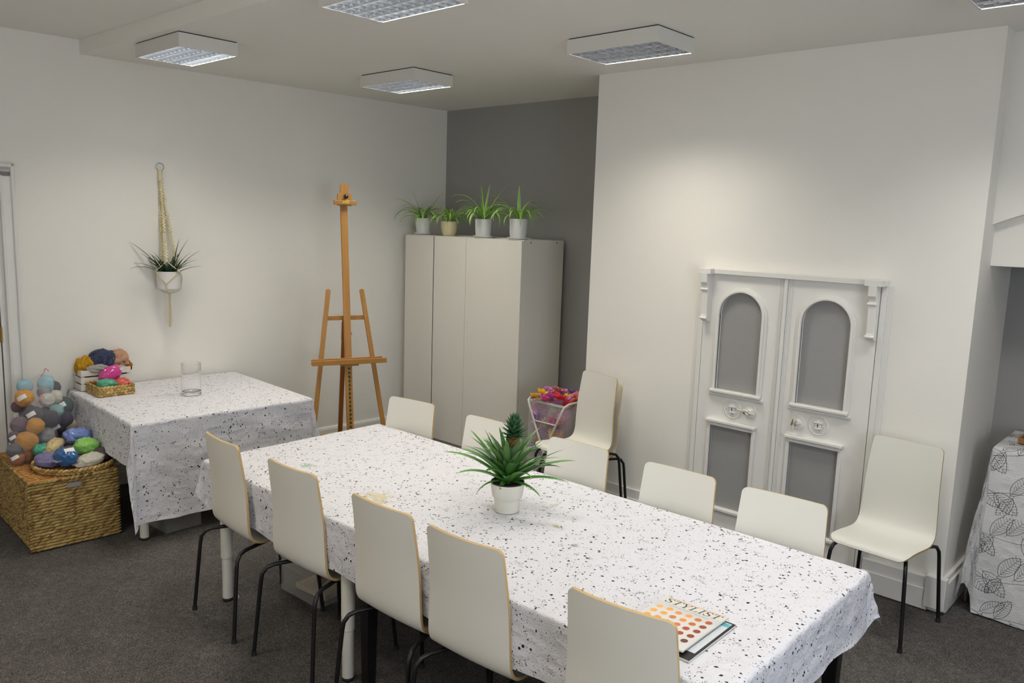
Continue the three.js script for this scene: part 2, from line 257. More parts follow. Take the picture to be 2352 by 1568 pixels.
  part('astragal', [cyl(V(CHX - 0.03, 0.012, 3.7085), V(CHX - 0.03, 1.69, 3.7085), 0.013, 0.013, 14), bx(CHX - 0.032, CHX - 0.02, 0.012, 1.69, 3.688, 3.694, 0.002), bx(CHX - 0.032, CHX - 0.02, 0.012, 1.69, 3.723, 3.729, 0.002), bx(CHX - 0.030, CHX - 0.02, 0.012, 1.69, 3.672, 3.676, 0.002), bx(CHX - 0.030, CHX - 0.02, 0.012, 1.69, 3.745, 3.749, 0.002)], M.gloss, o);
  // embossed lock plates and hand-shaped handles
  const face = g => g.rotateZ(Math.PI / 2);   // lathe axis y -> -x
  for (const [zc, yc] of [[3.432, 0.873], [3.963, 0.877]]) {
    const at = g => g.translate(CHX - 0.024, yc, zc);
    const gs = [face(lathe([[0.057, 0], [0.057, 0.005], [0.054, 0.009], [0.051, 0.009], [0.048, 0.005], [0.038, 0.005], [0.036, 0.008], [0.033, 0.008], [0.031, 0.005], [0, 0.006]], 40))];
    for (let k = 0; k < 26; k++) { const a = k / 26 * 6.283; gs.push(ball(0.0036, -0.006, Math.cos(a) * 0.043, Math.sin(a) * 0.043, 6, 5)); }
    for (let k = 0; k < 16; k++) { const a = k / 16 * 6.283; gs.push(ball(0.0038, -0.006, Math.cos(a) * 0.027, Math.sin(a) * 0.027, 6, 5)); }
    gs.push(bx(-0.014, -0.004, -0.016, 0.016, -0.017, 0.017, 0.004), bx(-0.018, -0.004, 0.013, 0.021, -0.023, 0.023, 0.004), bx(-0.018, -0.004, -0.022, -0.014, -0.019, 0.019, 0.004), ball(0.009, -0.010, 0.022, 0, 10, 8), ball(0.007, -0.010, -0.023, 0, 10, 8));
    const p = part('lock_plate', gs.map(at), M.gloss, o, 'round embossed lock plate painted white');
    part('keyhole', [cyl(V(-0.0135, 0.004, 0), V(-0.0145, 0.004, 0), 0.0042, 0.0042, 12), bx(-0.0145, -0.0135, -0.010, 0.004, -0.002, 0.002)].map(at), M.dark, p);
  }
  for (const [zc, yc, turn] of [[3.546, 0.880, 1], [3.845, 0.871, 0]]) {
    const rod = g => turn ? g.rotateX(Math.PI / 2 + 0.12) : g.rotateX(0.14);
    const at = g => g.translate(CHX - 0.024, yc, zc);
    const p = part('handle_rose', at(face(lathe([[0.040, 0], [0.040, 0.004], [0.037, 0.007], [0.034, 0.004], [0.018, 0.005], [0.014, 0.010], [0.013, 0.028], [0, 0.03]], 32))), M.gloss, o);
    const off = turn ? V(0, 0, -0.012) : V(0, 0.004, -0.012);
    const h = [rod(cyl(V(0, -0.055, 0), V(0, 0.052, 0), 0.0068, 0.006, 14))];
    for (let k = 0; k < 4; k++) { const y = -0.014 + k * 0.0093; h.push(rod(new THREE.TorusGeometry(0.0112, 0.0052, 8, 14, 4.4).rotateX(Math.PI / 2).rotateY(2.6).translate(0, y, 0))); }
    h.push(rod(new THREE.CapsuleGeometry(0.0052, 0.016, 4, 8).rotateX(0.5).translate(-0.011, 0.012, 0.007)), rod(ball(0.013, 0.012, 0, 0.004, 12, 10).scale(1, 1.35, 0.9)), rod(cyl(V(0.012, 0, 0.004), V(0.034, -0.002, 0.006), 0.010, 0.008, 12)));
    part('hand_handle', h.map(g => g.translate(CHX - 0.060, yc + off.y, zc + off.z)), std(hex('#ddd8ca'), 0.4), p, 'cast handle shaped as a hand gripping a rod');
  }
}
// ---------- chairs ----------
M.laminate = std(hex('#e0ded4'), 0.42, { bumpMap: rep(plasterTex, 8), bumpScale: 0.0001 });
M.ply = (() => { const a = tileNoise(128, 30, 41); const t = dataTex(128, (i, j) => { const l = (j / 128 * 7) % 1; const k = 0.82 + 0.18 * (l > 0.5 ? 1 : 0) + 0.12 * (a(i, j) - 0.5); return [214 * k, 180 * k, 122 * k]; }, true); return std(0xffffff, 0.55, { map: t }); })();
const chairShell = (() => {
  const curve = new THREE.CatmullRomCurve3([[0.186, 0.428], [0.176, 0.445], [0.145, 0.455], [0.06, 0.452], [-0.04, 0.443], [-0.105, 0.442], [-0.150, 0.459], [-0.172, 0.500], [-0.181, 0.58], [-0.190, 0.70], [-0.202, 0.80], [-0.219, 0.918]].map(([z, y]) => V(0, y, z)), false, 'catmullrom', 0.5);
  const L = curve.getLength(), S = []; const E = 0.05, nE = 10, nM = 46;
  for (let i = 0; i <= nE; i++) S.push(E * (1 - Math.cos(i / nE * Math.PI / 2))); for (let i = 1; i < nM; i++) S.push(E + (L - 2 * E) * i / nM); for (let i = nE; i >= 0; i--) S.push(L - E * (1 - Math.cos(i / nE * Math.PI / 2)));
  const nT = 12, th = 0.011, front = [], back = [];
  const hwAt = s => { const t = s / L; let w = t < 0.45 ? 0.192 : 0.192 - 0.020 * (t - 0.45) / 0.55; const r0 = 0.05, r1 = 0.025, d0 = s, d1 = L - s; if (d0 < r0) w -= r0 - Math.sqrt(Math.max(0, r0 * r0 - (r0 - d0) ** 2)); if (d1 < r1) w -= r1 - Math.sqrt(Math.max(0, r1 * r1 - (r1 - d1) ** 2)); return w; };
  for (const s of S) {
    const u = s / L, p = curve.getPointAt(u), tg = curve.getTangentAt(u); const n = V(0, -tg.z, tg.y); // toward the sitter
    if (n.dot(V(0, 0.7, 0.7)) < 0) n.negate();
    const c = THREE.MathUtils.lerp(0.004, 0.019, THREE.MathUtils.smoothstep(u, 0.35, 0.75)); const hw = hwAt(s);
    const rf = [], rb = [];
    for (let j = 0; j <= nT; j++) { const t = j / nT * 2 - 1; const x = t * hw, lift = c * (x / 0.19) ** 2; const q = p.clone().addScaledVector(n, lift); q.x = x; rf.push(q); rb.push(q.clone().addScaledVector(n, -th)); }
    front.push(rf); back.push(rb);
  }
  const grid = (A, flip) => { const pos = [], idx = [], w = nT + 1; A.forEach(r => r.forEach(q => pos.push(q.x, q.y, q.z))); for (let i = 0; i < A.length - 1; i++) for (let j = 0; j < nT; j++) { const a = i * w + j, b = a + 1, c = a + w, d = c + 1; flip ? idx.push(a, b, c, b, d, c) : idx.push(a, c, b, b, c, d); } const g = new THREE.BufferGeometry(); g.setAttribute('position', new THREE.Float32BufferAttribute(pos, 3)); g.setIndex(idx); g.computeVertexNormals(); return g; };
  const loop = A => [...A.map(r => r[0]), ...A[A.length - 1].slice(1, nT), ...A.map(r => r[nT]).reverse(), ...A[0].slice(1, nT).reverse()];
  const f = loop(front), b = loop(back), pos = [], uv = [], idx = []; let run = 0;
  f.forEach((q, i) => { if (i) run += q.distanceTo(f[i - 1]); pos.push(q.x, q.y, q.z, b[i].x, b[i].y, b[i].z); uv.push(run * 4, 1, run * 4, 0); });
  for (let i = 0; i < f.length; i++) { const a = i * 2, c = ((i + 1) % f.length) * 2; idx.push(a, a + 1, c, c, a + 1, c + 1); }
  const rim = new THREE.BufferGeometry(); rim.setAttribute('position', new THREE.Float32BufferAttribute(pos, 3)); rim.setAttribute('uv', new THREE.Float32BufferAttribute(uv, 2)); rim.setIndex(idx); rim.computeVertexNormals();
  return { shell: merge([metricUV(grid(front, true)), metricUV(grid(back, false))].map((g, i) => g)), smooth: [grid(front, true), grid(back, false)], rim };
})();
function makeChair(label, at, turn) {
  const o = thing('dining_chair', label, 'chair', at, turn, 'white plywood chairs with black tube legs');
  part('seat_shell', chairShell.smooth, M.laminate, o); part('plywood_edge', chairShell.rim, M.ply, o, 'bare plywood edge');
  part('support_frame', [bx(-0.14, 0.14, 0.409, 0.427, -0.075, 0.075, 0.004)], M.black, o);
  for (const s of [-1, 1]) for (const f of [1, -1]) {
    const knee = f > 0 ? V(s * 0.180, 0.418, 0.168) : V(s * 0.192, 0.418, -0.232), foot = f > 0 ? V(s * 0.208, 0.012, 0.205) : V(s * 0.216, 0.012, -0.266);
    const l = part('leg', bent([V(s * 0.125, 0.418, f * 0.02), knee, foot], 0.0092, 0.055, 12, 6), M.black, o);
    part('rubber_foot', cyl(foot.clone().setY(0.0), foot.clone().setY(0.022), 0.0125, 0.0105, 14), M.dark, l);
  }
  return o;
}
const F = Math.PI / 2;
const leftX = -3.199;
const chair0 = makeChair('white chair seen from behind at the far left end of the long table', [leftX - 0.012, 0, 2.228], F - 0.05);
dup(chair0, 'white chair seen from behind, second from the far end of the long table', [leftX + 0.0, 0, 2.788], F + 0.045);
dup(chair0, 'white chair seen from behind, middle one of the near row at the long table', [leftX + 0.0, 0, 3.398], F + 0.026);
dup(chair0, 'white chair seen from behind, fourth from the far end of the long table', [leftX + 0.005, 0, 3.828], F + 0.06);
dup(chair0, 'white chair seen from behind at the bottom edge, beside the magazines', [leftX - 0.005, 0, 4.462], F + 0.10);
const rx = -2.400;
dup(chair0, 'white chair facing us across the table in front of the wardrobe doors', [rx - 0.02, 0, 2.195], -F + 0.14);
dup(chair0, 'white chair facing us half hidden behind the pineapple plant', [rx - 0.005, 0, 2.795], -F + 0.03);
dup(chair0, 'white chair facing us across the table in front of the stacked chairs', [rx, 0, 3.39], -F + 0.05);
dup(chair0, 'white chair facing us across the table in front of the left arched door', [rx + 0.005, 0, 3.945], -F + 0.04);
dup(chair0, 'white chair facing us across the table in front of the right arched door', [rx + 0.02, 0, 4.42], -F + 0.07);
dup(chair0, 'white chair standing alone against the chimney breast, seat and front legs visible', [-1.070, 0, 4.465], -F - 0.07);
const stackLower = dup(chair0, 'lower of two stacked white chairs beside the flower basket', [-1.012, 0, 2.480], -F - 0.21);
dup(chair0, 'upper of two stacked white chairs beside the flower basket', [-1.085, 0.052, 2.490], -F - 0.21);

// ---------- tables and speckled cloths ----------
M.whiteMetal = std(hex('#d9d7cc'), 0.42);
M.board = std(hex('#d8d3c6'), 0.5);
function roundLegTable(name, label, rect, h, turn, origin) {
  const o = thing(name, label, 'table', origin, turn); const [x0, x1, z0, z1] = rect;
  part('table_top', bx(x0, x1, h - 0.026, h, z0, z1, 0.004), M.board, o);
  part('apron', [bx(x0 + 0.08, x1 - 0.08, h - 0.066, h - 0.026, z0 + 0.07, z0 + 0.09), bx(x0 + 0.08, x1 - 0.08, h - 0.066, h - 0.026, z1 - 0.09, z1 - 0.07)], M.whiteMetal, o);
  for (const x of [x0 + 0.062, x1 - 0.062]) for (const z of [z0 + 0.066, z1 - 0.066]) {
    const l = part('leg', lathe([[0, h - 0.026], [0.0295, h - 0.026], [0.0295, 0.235], [0.0285, 0.230], [0.0255, 0.229], [0.0255, 0.012], [0, 0.012]].reverse(), 26).translate(x, 0, z), M.whiteMetal, o);
    part('foot_cap', lathe([[0, 0], [0.024, 0], [0.026, 0.006], [0.0262, 0.016], [0, 0.016]], 24).translate(x, 0, z), M.dark, l);
  }
  return o;
}
const TA = 0.0118, TX = -3.3906, TZ = 1.939, TL = 2.842, TW = 1.141, TH = 0.741;
const tAt = (u, v, y) => [TX + v * Math.cos(TA) + u * Math.sin(TA), y, TZ + u * Math.cos(TA) - v * Math.sin(TA)];
roundLegTable('folding_table', 'white table on round telescopic legs under the far half of the speckled cloth', [0.030, TW - 0.026, 0.01, 1.16], TH - 0.004, TA, [TX, 0, TZ]);
{
  const o = thing('square_leg_table', 'black legged table under the near half of the speckled cloth', 'table', [TX, 0, TZ], TA); const h = TH - 0.004, z0 = 1.172, z1 = TL - 0.01, x0 = 0.030, x1 = TW - 0.026;
  part('table_top', bx(x0, x1, h - 0.024, h, z0, z1, 0.003), M.board, o);
  part('apron', [bx(x0 + 0.05, x1 - 0.05, h - 0.1, h - 0.024, z0 + 0.03, z0 + 0.05), bx(x0 + 0.05, x1 - 0.05, h - 0.1, h - 0.024, z1 - 0.05, z1 - 0.03), bx(x0 + 0.04, x0 + 0.06, h - 0.1, h - 0.024, z0 + 0.05, z1 - 0.05), bx(x1 - 0.06, x1 - 0.04, h - 0.1, h - 0.024, z0 + 0.05, z1 - 0.05)], M.black, o);
  for (const x of [x0 + 0.065, x1 - 0.065]) for (const z of [z0 + 0.06, z1 - 0.06]) {
    const g = new THREE.CylinderGeometry(0.043, 0.028, h - 0.024, 4, 1).rotateY(Math.PI / 4).translate(x, (h - 0.024) / 2, z);
    part('leg', toCreasedNormals(g, 0.4), M.black, o);
  }
}
roundLegTable('side_table', 'white side table on round legs against the wall under the hanging planter', [-3.285, -2.145, 0.045, 1.195], 0.736, WTURN, [0, 0, 0]);

const speckleTex = (() => {
  const N = 2048, cv = document.createElement('canvas'); cv.width = cv.height = N; const c = cv.getContext('2d'); c.fillStyle = '#dad9de'; c.fillRect(0, 0, N, N);
  const R = rng(77); const tones = ['#1d1d1f', '#2a2a2d', '#38373a', '#4b4a4c', '#242326'];
  const dot = (x, y, r) => { for (const ox of [-N, 0, N]) for (const oy of [-N, 0, N]) { if (x + ox < -40 || x + ox > N + 40 || y + oy < -40 || y + oy > N + 40) continue; c.beginPath(); c.ellipse(x + ox, y + oy, r, r * (0.65 + 0.35 * ((x * 7.3 + y * 3.1) % 1)), (x * 1.7 + y) % 3.14, 0, 6.2832); c.fill(); } };
  for (let k = 0; k < 1900; k++) { c.fillStyle = tones[Math.floor(R() * 5)]; dot(R() * N, R() * N, 1.6 + R() * 2.6); }
  for (let k = 0; k < 190; k++) { const x = R() * N, y = R() * N, n = 5 + Math.floor(R() * 16), sp = 18 + R() * 70, a = R() * 6.28; for (let i = 0; i < n; i++) { const d = (R() - 0.5) * 2 * sp, e = (R() - 0.5) * sp * 0.7; c.fillStyle = tones[Math.floor(R() * 5)]; dot(x + Math.cos(a) * d - Math.sin(a) * e, y + Math.sin(a) * d + Math.cos(a) * e, 1.7 + R() * R() * 5); } }
  for (let k = 0; k < 330; k++) { c.fillStyle = tones[Math.floor(R() * 3)]; dot(R() * N, R() * N, 5 + R() * 4.5); }
  for (let k = 0; k < 110; k++) { const x = R() * N, y = R() * N, r = 8 + R() * 5; c.fillStyle = tones[Math.floor(R() * 2)]; dot(x, y, r); dot(x + (R() - 0.5) * 24, y + (R() - 0.5) * 24, r * 0.45); }
  for (let k = 0; k < 26; k++) { const x = R() * N, y = R() * N, a = R() * 6.28, l = 14 + R() * 34; c.strokeStyle = '#2c2b2e'; c.lineWidth = 1.6; c.beginPath(); c.moveTo(x, y); c.quadraticCurveTo(x + Math.cos(a + 0.3) * l * 0.5, y + Math.sin(a + 0.3) * l * 0.5, x + Math.cos(a) * l, y + Math.sin(a) * l); c.stroke(); }
  const t = new THREE.CanvasTexture(cv); t.colorSpace = THREE.SRGBColorSpace; t.wrapS = t.wrapT = THREE.RepeatWrapping; return t;
})();
const creaseTex = (() => { const N = 512, a = tileNoise(N, 6, 51), b = tileNoise(N, 17, 52), c = tileNoise(N, 180, 53); return dataTex(N, (i, j) => { const r = v => 1 - Math.abs(2 * v - 1); const v = 255 * (0.45 * r(a(i, j)) + 0.4 * r(b(i, j)) + 0.15 * c(i, j)); return [v, v, v]; }); })();
M.speckle = std(0xffffff, 0.9, { map: rep(speckleTex, 1 / 0.95), bumpMap: rep(creaseTex, 1.6), bumpScale: 0.009 });
// cloth laid on a rectangle x0..x1, z0..z1 at height h; over = overhang per side, flare = how far each side leans out
function drape(x0, x1, z0, z1, h, over, flare, o = {}) {
  const { seed = 1, fold = 0.010, freq = 5, cone = 0.34, step = 0.03, fine = 0.014, r = 0.012, hem = 0.012, sag = 0, short = 0.3 } = o;
  const axis = (a, b, oa, ob) => { const q = []; const na = Math.max(1, Math.round(oa / fine)), nb = Math.max(1, Math.round(ob / fine)), nm = Math.round((b - a) / step); for (let i = 0; i < na; i++) q.push(a - oa + oa * i / na); for (let i = 0; i < nm; i++) q.push(a + (b - a) * i / nm); for (let i = 0; i <= nb; i++) q.push(b + ob * i / nb); return q; };
  const X = axis(x0, x1, over.x0, over.x1), Z = axis(z0, z1, over.z0, over.z1), pos = [], uv = [], idx = [];
  for (const z of Z) for (const x of X) {
    const dx = x < x0 ? x - x0 : x > x1 ? x - x1 : 0, dz = z < z0 ? z - z0 : z > z1 ? z - z1 : 0, bxp = x - dx, bzp = z - dz;
    const s0 = Math.hypot(dx, dz), s = s0 > 0 ? s0 / (1 + short * Math.abs(2 * dx * dz) / (s0 * s0)) : 0; let px = bxp, py = h + 0.0016 * noise(x * 4, z * 4, seed), pz = bzp;
    if (s > 0) {
      const ux = dx / s0, uz = dz / s0, th = Math.abs(2 * ux * uz), q = r * Math.PI / 2;
      let out, down; if (s < q) { out = r * Math.sin(s / r); down = r * (1 - Math.cos(s / r)); } else { out = r; down = r + s - q; }
      const fl = (dx < 0 ? flare.x0 : dx > 0 ? flare.x1 : 0) * ux * ux + (dz < 0 ? flare.z0 : dz > 0 ? flare.z1 : 0) * uz * uz;
      const k = Math.min(1, s / 0.12), lean = fl + cone * th; const hang = Math.max(0, s - q * 0.6);
      out += hang * lean; down *= Math.sqrt(Math.max(0.15, 1 - lean * lean));
      const f = noise(x * freq + 3.1 * seed, z * freq + 7.7, seed * 1.3) + 0.5 * noise(x * freq * 2.3, z * freq * 2.3, seed + 4);
      out += fold * k * (f - 0.35) + 0.004 * k * noise(x * 6, z * 6 + down * 16, seed + 9) + 0.0025 * k * noise((x + z) * 14, down * 40, seed);
      down += hem * k * noise(x * 3.3 + 9, z * 3.3, seed + 2) * (s / 0.25);
      px = bxp + ux * out; pz = bzp + uz * out; py = h - down + sag * 0;
    }
    pos.push(px, py, pz); uv.push(x, z);
  }
  const w = X.length; for (let j = 0; j < Z.length - 1; j++) for (let i = 0; i < w - 1; i++) { const a = j * w + i; idx.push(a, a + w, a + 1, a + 1, a + w, a + w + 1); }
  const g = new THREE.BufferGeometry(); g.setAttribute('position', new THREE.Float32BufferAttribute(pos, 3)); g.setAttribute('uv', new THREE.Float32BufferAttribute(uv, 2)); g.setIndex(idx); g.computeVertexNormals(); return g;
}
{
  const g = drape(0.026, TW - 0.022, 0.004, TL - 0.004, TH, { x0: 0.25, x1: 0.24, z0: 0.2, z1: 0.23 }, { x0: -0.03, x1: -0.03, z0: 0.05, z1: 0.06 }, { seed: 2, fold: 0.012, cone: 0.30, hem: 0.03, short: 0.5 });
  const o = thing('tablecloth', 'white cloth with black ink speckles on the long table, corners hanging', 'tablecloth', [TX, 0, TZ], TA);
  part('cloth_sheet', g, M.speckle, o);
  // dried paint stains on the cloth
  const stain = (px, pz, rx, rz, color, seed, op) => {
    const N = 128, a = tileNoise(N, 9, seed), b = tileNoise(N, 26, seed + 1);
    const t = dataTex(N, (i, j) => { const d = Math.hypot(i / N * 2 - 1, j / N * 2 - 1); let v = (0.9 - d) * 1.5 + (a(i, j) - 0.5) * 1.0 + (b(i, j) - 0.5) * 0.5; v = Math.max(0, Math.min(1, v)) * op * 255; return [v, v, v]; });
    const m = std(hex(color), 0.8, { alphaMap: t, transparent: true, polygonOffset: true, polygonOffsetFactor: -1 });
    const p = new THREE.PlaneGeometry(rx * 2, rz * 2, 8, 8).rotateX(-Math.PI / 2); const q = p.attributes.position; for (let i = 0; i < q.count; i++) q.setY(i, TH + 0.0012 + 0.0016 * noise((q.getX(i) + px) * 4, (q.getZ(i) + pz) * 4, 2)); p.computeVertexNormals();
    part('paint_stain', p.translate(px, 0, pz), m, o, 'dried paint stain on the cloth');
  };
  stain(0.30, 1.02, 0.085, 0.12, '#e2d59c', 61, 0.42); stain(0.34, 0.42, 0.045, 0.03, '#a9d8b0', 63, 0.5); stain(0.62, 1.78, 0.02, 0.03, '#d0c050', 65, 0.45); stain(0.80, 1.62, 0.05, 0.018, '#ded59a', 67, 0.3); stain(0.52, 1.95, 0.014, 0.02, '#9aa0b4', 69, 0.8); stain(0.20, 2.55, 0.04, 0.05, '#d9b8d4', 71, 0.3); stain(0.15, 0.55, 0.02, 0.014, '#dcb95a', 73, 0.6);
}
{
  const g = drape(-3.292, -2.136, 0.045, 1.205, 0.742, { x0: 0.26, x1: 0.30, z0: 0.02, z1: 0.62 }, { x0: 0.11, x1: 0.01, z0: 0, z1: 0.03 }, { seed: 6, fold: 0.016, freq: 4, cone: 0.16, hem: 0.014, short: 0.05 });
  const o = thing('tablecloth', 'white cloth with black ink speckles reaching almost to the floor on the side table', 'tablecloth', [0, 0, 0], WTURN);
  part('cloth_sheet', g, M.speckle, o);
}
// ---------- wardrobe ----------
{
  M.foil = std(hex('#e2dfd5'), 0.45, { bumpMap: rep(plasterTex, 6), bumpScale: 0.00015 });
  const o = thing('wardrobe', 'tall white three-door wardrobe in the grey alcove', 'wardrobe', [0, 0, 0]); const h = 1.8256, z0 = 0.088, z1 = 1.487, x0 = -0.533, x1 = -0.04, t = 0.018;
  part('carcass', [bx(x0, x1, 0, h, z0, z0 + t, 0.001), bx(x0, x1, 0, h, z1 - t, z1, 0.001), bx(x0, x1, 0.05, 0.068, z0 + t, z1 - t), bx(x0 + 0.006, x1, h - 0.03, h - 0.012, z0 + t, z1 - t), bx(x1 - 0.006, x1, 0.05, h - 0.002, z0 + t, z1 - t), bx(x0 + 0.02, x1 - 0.006, 0.068, h - 0.03, 0.86, 0.876), bx(x0 + 0.02, x0 + 0.036, 0, 0.05, z0 + t, z1 - t), bx(x0 + 0.002, x0 + 0.018, h - 0.07, h, z0 + t, z1 - t)].map(g => metricUV(g)), M.foil, o);
  for (const [a, b] of [[z0 + 0.001, 0.462], [0.472, 0.866], [0.869, z1 - 0.001]]) { const d = part('wardrobe_door', metricUV(bx(x0 - 0.0205, x0 - 0.0015, 0.045, h - 0.006, a, b, 0.0015)), M.foil, o); if (a > 0.8) part('screw_hole', [cyl(V(x0 - 0.0207, 1.12, 0.90), V(x0 - 0.0195, 1.12, 0.90), 0.003, 0.003, 8), cyl(V(x0 - 0.0207, 0.99, 0.90), V(x0 - 0.0195, 0.99, 0.90), 0.003, 0.003, 8)], M.dark, d); }
  part('screw_cap', [cyl(V(-0.45, h - 0.02, z1 - 0.001), V(-0.45, h - 0.02, z1 + 0.0006), 0.006, 0.006, 10), cyl(V(-0.13, h - 0.02, z1 - 0.001), V(-0.13, h - 0.02, z1 + 0.0006), 0.006, 0.006, 10)], M.dark, o);
  part('black_seal', bx(x0 - 0.0175, x0 - 0.004, 0.045, h - 0.010, 0.4615, 0.4725), M.black, o, 'thin black seal between the doors');
  for (const x of [-0.36, -0.20]) part('top_rail', bx(x, x + 0.02, h - 0.012, h + 0.006, z0 + 0.3, z1 - 0.2, 0.002), M.enamel, o);
}
// ---------- easel ----------
const woodTex = (() => { const N = 256, a = tileNoise(N, 5, 81), R = rng(82); const cols = Array.from({ length: N }, () => R()); return dataTex(N, (i, j) => { const x = i + 10 * a(i, j); const k = cols[Math.floor(x) % N] * 0.5 + cols[Math.floor(x / 3) % N] * 0.5; const v = 0.86 + 0.16 * k + 0.08 * (a((i * 3) % N, j) - 0.5); return [255 * v, 255 * v * 0.985, 255 * v * 0.95]; }, true); })();
M.beech = std(hex('#b98540'), 0.45, { map: rep(woodTex, 6, 0.6) });
M.brass = std(hex('#d9bd5a'), 0.3, { metalness: 0.9 });
{
  const o = thing('easel', 'tall wooden studio easel standing against the white wall', 'easel', [-1.560, 0, 0.620], -0.363);
  const zf = y => -0.1228 * (y - 0.87), hx = y => 0.2025 + 0.1355 * (0.87 - y);
  const wood = g => metricUV(g);
  for (const s of [-1, 1]) {
    const a = V(s * hx(0.0), 0.0, zf(0)), b = V(s * hx(1.395), 1.395, zf(1.395));
    part('leg', [wood(bar(a, b, 0.034, 0.022, 0.004)), wood(cyl(b.clone().add(V(0, 0, -0.011)), b.clone().add(V(0, 0, 0.011)), 0.017, 0.017, 20))], M.beech, o);
  }
  part('crossbar', wood(bar(V(-hx(1.19), 1.19, zf(1.19) - 0.018), V(hx(1.19), 1.19, zf(1.19) - 0.018), 0.034, 0.016, 0.003, V(0, 1, 0))), M.beech, o);
  part('crossbar', wood(bar(V(-hx(0.30) - 0.02, 0.30, zf(0.30) + 0.018), V(hx(0.30) + 0.02, 0.30, zf(0.30) + 0.018), 0.04, 0.016, 0.003, V(0, 1, 0))), M.beech, o);
  const mast = part('mast', wood(bar(V(0, 0.16, zf(0.16) + 0.03), V(0, 2.10, zf(2.10) + 0.03), 0.050, 0.032, 0.003)), M.beech, o);
  const teeth = []; for (let y = 0.22; y < 0.84; y += 0.032) { const z = zf(y) + 0.0475; teeth.push(bx(-0.007, 0.009, y - 0.007, y + 0.005, z - 0.004, z + 0.004, 0.001)); }
  part('toothed_rack', [bar(V(0.001, 0.18, zf(0.18) + 0.0445), V(0.001, 0.85, zf(0.85) + 0.0445), 0.016, 0.004, 0.0005)], std(hex('#4b3a20'), 0.5), mast); part('rack_teeth', teeth, M.brass, mast, 'small brass teeth');
  part('tray', [wood(bx(-0.287, 0.287, 0.850, 0.872, 0.040, 0.088, 0.003)), wood(bx(-0.287, 0.287, 0.850, 0.888, 0.084, 0.096, 0.003)), wood(bx(-0.287, 0.265, 0.868, 0.894, 0.040, 0.050, 0.003)), wood(bx(-0.07, 0.07, 0.835, 0.852, 0.044, 0.082, 0.003))], M.beech, o);
  part('rear_leg', [wood(bar(V(0.0, 1.20, zf(1.20) - 0.035), V(-0.004, 0.0, -0.235), 0.034, 0.024, 0.003)), wood(bar(V(-0.02, 1.02, zf(1.02) - 0.045), V(-0.02, 1.16, zf(1.16) - 0.01), 0.02, 0.02, 0.002))], std(hex('#9a5e22'), 0.5, { map: M.beech.map }), o);
  part('bolt', [cyl(V(0.018, 1.075, zf(1.07) + 0.03), V(0.032, 1.075, zf(1.07) + 0.03), 0.011, 0.011, 14)], M.beech, o);
  const y0 = 2.065, z0 = zf(2.08) + 0.045;
  const sh = new THREE.Shape(); sh.moveTo(-0.052, 2.045); sh.lineTo(0.052, 2.045); sh.lineTo(0.052, 2.12); sh.quadraticCurveTo(0.05, 2.137, 0.03, 2.137); sh.lineTo(0.03, 2.18); sh.quadraticCurveTo(0.028, 2.205, 0.0, 2.207); sh.quadraticCurveTo(-0.028, 2.205, -0.03, 2.18); sh.lineTo(-0.03, 2.137); sh.quadraticCurveTo(-0.05, 2.137, -0.052, 2.12); sh.closePath();
  const clamp = part('top_clamp', [metricUV(new THREE.ExtrudeGeometry(sh, { depth: 0.018, bevelEnabled: true, bevelThickness: 0.002, bevelSize: 0.002, bevelSegments: 2 }).translate(0, 0, z0)), metricUV(bx(-0.086, 0.086, y0 - 0.016, y0 + 0.018, z0 + 0.016, z0 + 0.045, 0.004))], M.beech, o);
  part('brass_plate', bx(-0.024, 0.030, y0 - 0.006, y0 + 0.018, z0 + 0.044, z0 + 0.0465, 0.001), M.brass, clamp, 'shiny brass maker plate');
  part('clamp_knob', [ball(0.018, 0.004, 2.112, z0 + 0.045, 18, 14), cyl(V(0.004, 2.112, z0 + 0.015), V(0.004, 2.112, z0 + 0.04), 0.008, 0.008, 12)], std(hex('#2a2a2e'), 0.35), clamp, 'black round knob');
}
// ---------- leaves ----------
// strap leaf: base at origin, turned to az, starting at elevation el (radians) and bending down by droop over its length
function strapLeaf(len, wid, az, el, droop, o = {}) {
  const { seg = 9, vee = 0.25, cols = null, twist = 0, tip = 0.85, base = 0.55 } = o; const across = cols ? 5 : 3; const pos = [], col = [], idx = []; let p = V(0, 0, 0), e = el; const ds = len / seg;
  for (let i = 0; i <= seg; i++) {
    const t = i / seg; const dir = V(Math.cos(e), Math.sin(e), 0), nrm = V(-Math.sin(e), Math.cos(e), 0);
    const w = wid * 0.5 * Math.min(1, base + t * 2.4) * Math.pow(Math.max(0, 1 - Math.pow(t, 2.2)), tip) + 0.0004; const tw = twist * t;
    for (let j = 0; j < across; j++) { const s = j / (across - 1) * 2 - 1; const side = V(0, 0, 1).multiplyScalar(Math.cos(tw)).addScaledVector(nrm, Math.sin(tw)); const q = p.clone().addScaledVector(side, s * w).addScaledVector(nrm, Math.abs(s) * w * vee * 2 * (1 - t * 0.6)); pos.push(q.x, q.y, q.z); if (cols) { const c = cols[j]; col.push(c.r, c.g, c.b); } }
    p = p.clone().addScaledVector(dir, ds); e -= droop / seg * (0.5 + t);
  }
  for (let i = 0; i < seg; i++) for (let j = 0; j < across - 1; j++) { const a = i * across + j; idx.push(a, a + 1, a + across, a + 1, a + across + 1, a + across); }
  const g = new THREE.BufferGeometry(); g.setAttribute('position', new THREE.Float32BufferAttribute(pos, 3)); if (cols) g.setAttribute('color', new THREE.Float32BufferAttribute(col, 3)); g.setIndex(idx); g.rotateY(-az); g.computeVertexNormals(); return g;
}
const leafMat = (c, o = {}) => phys(c, 0.5, { transmission: 0.18, thickness: 0, ...o });
M.striped = leafMat(0xffffff, { vertexColors: true, roughness: 0.45 });
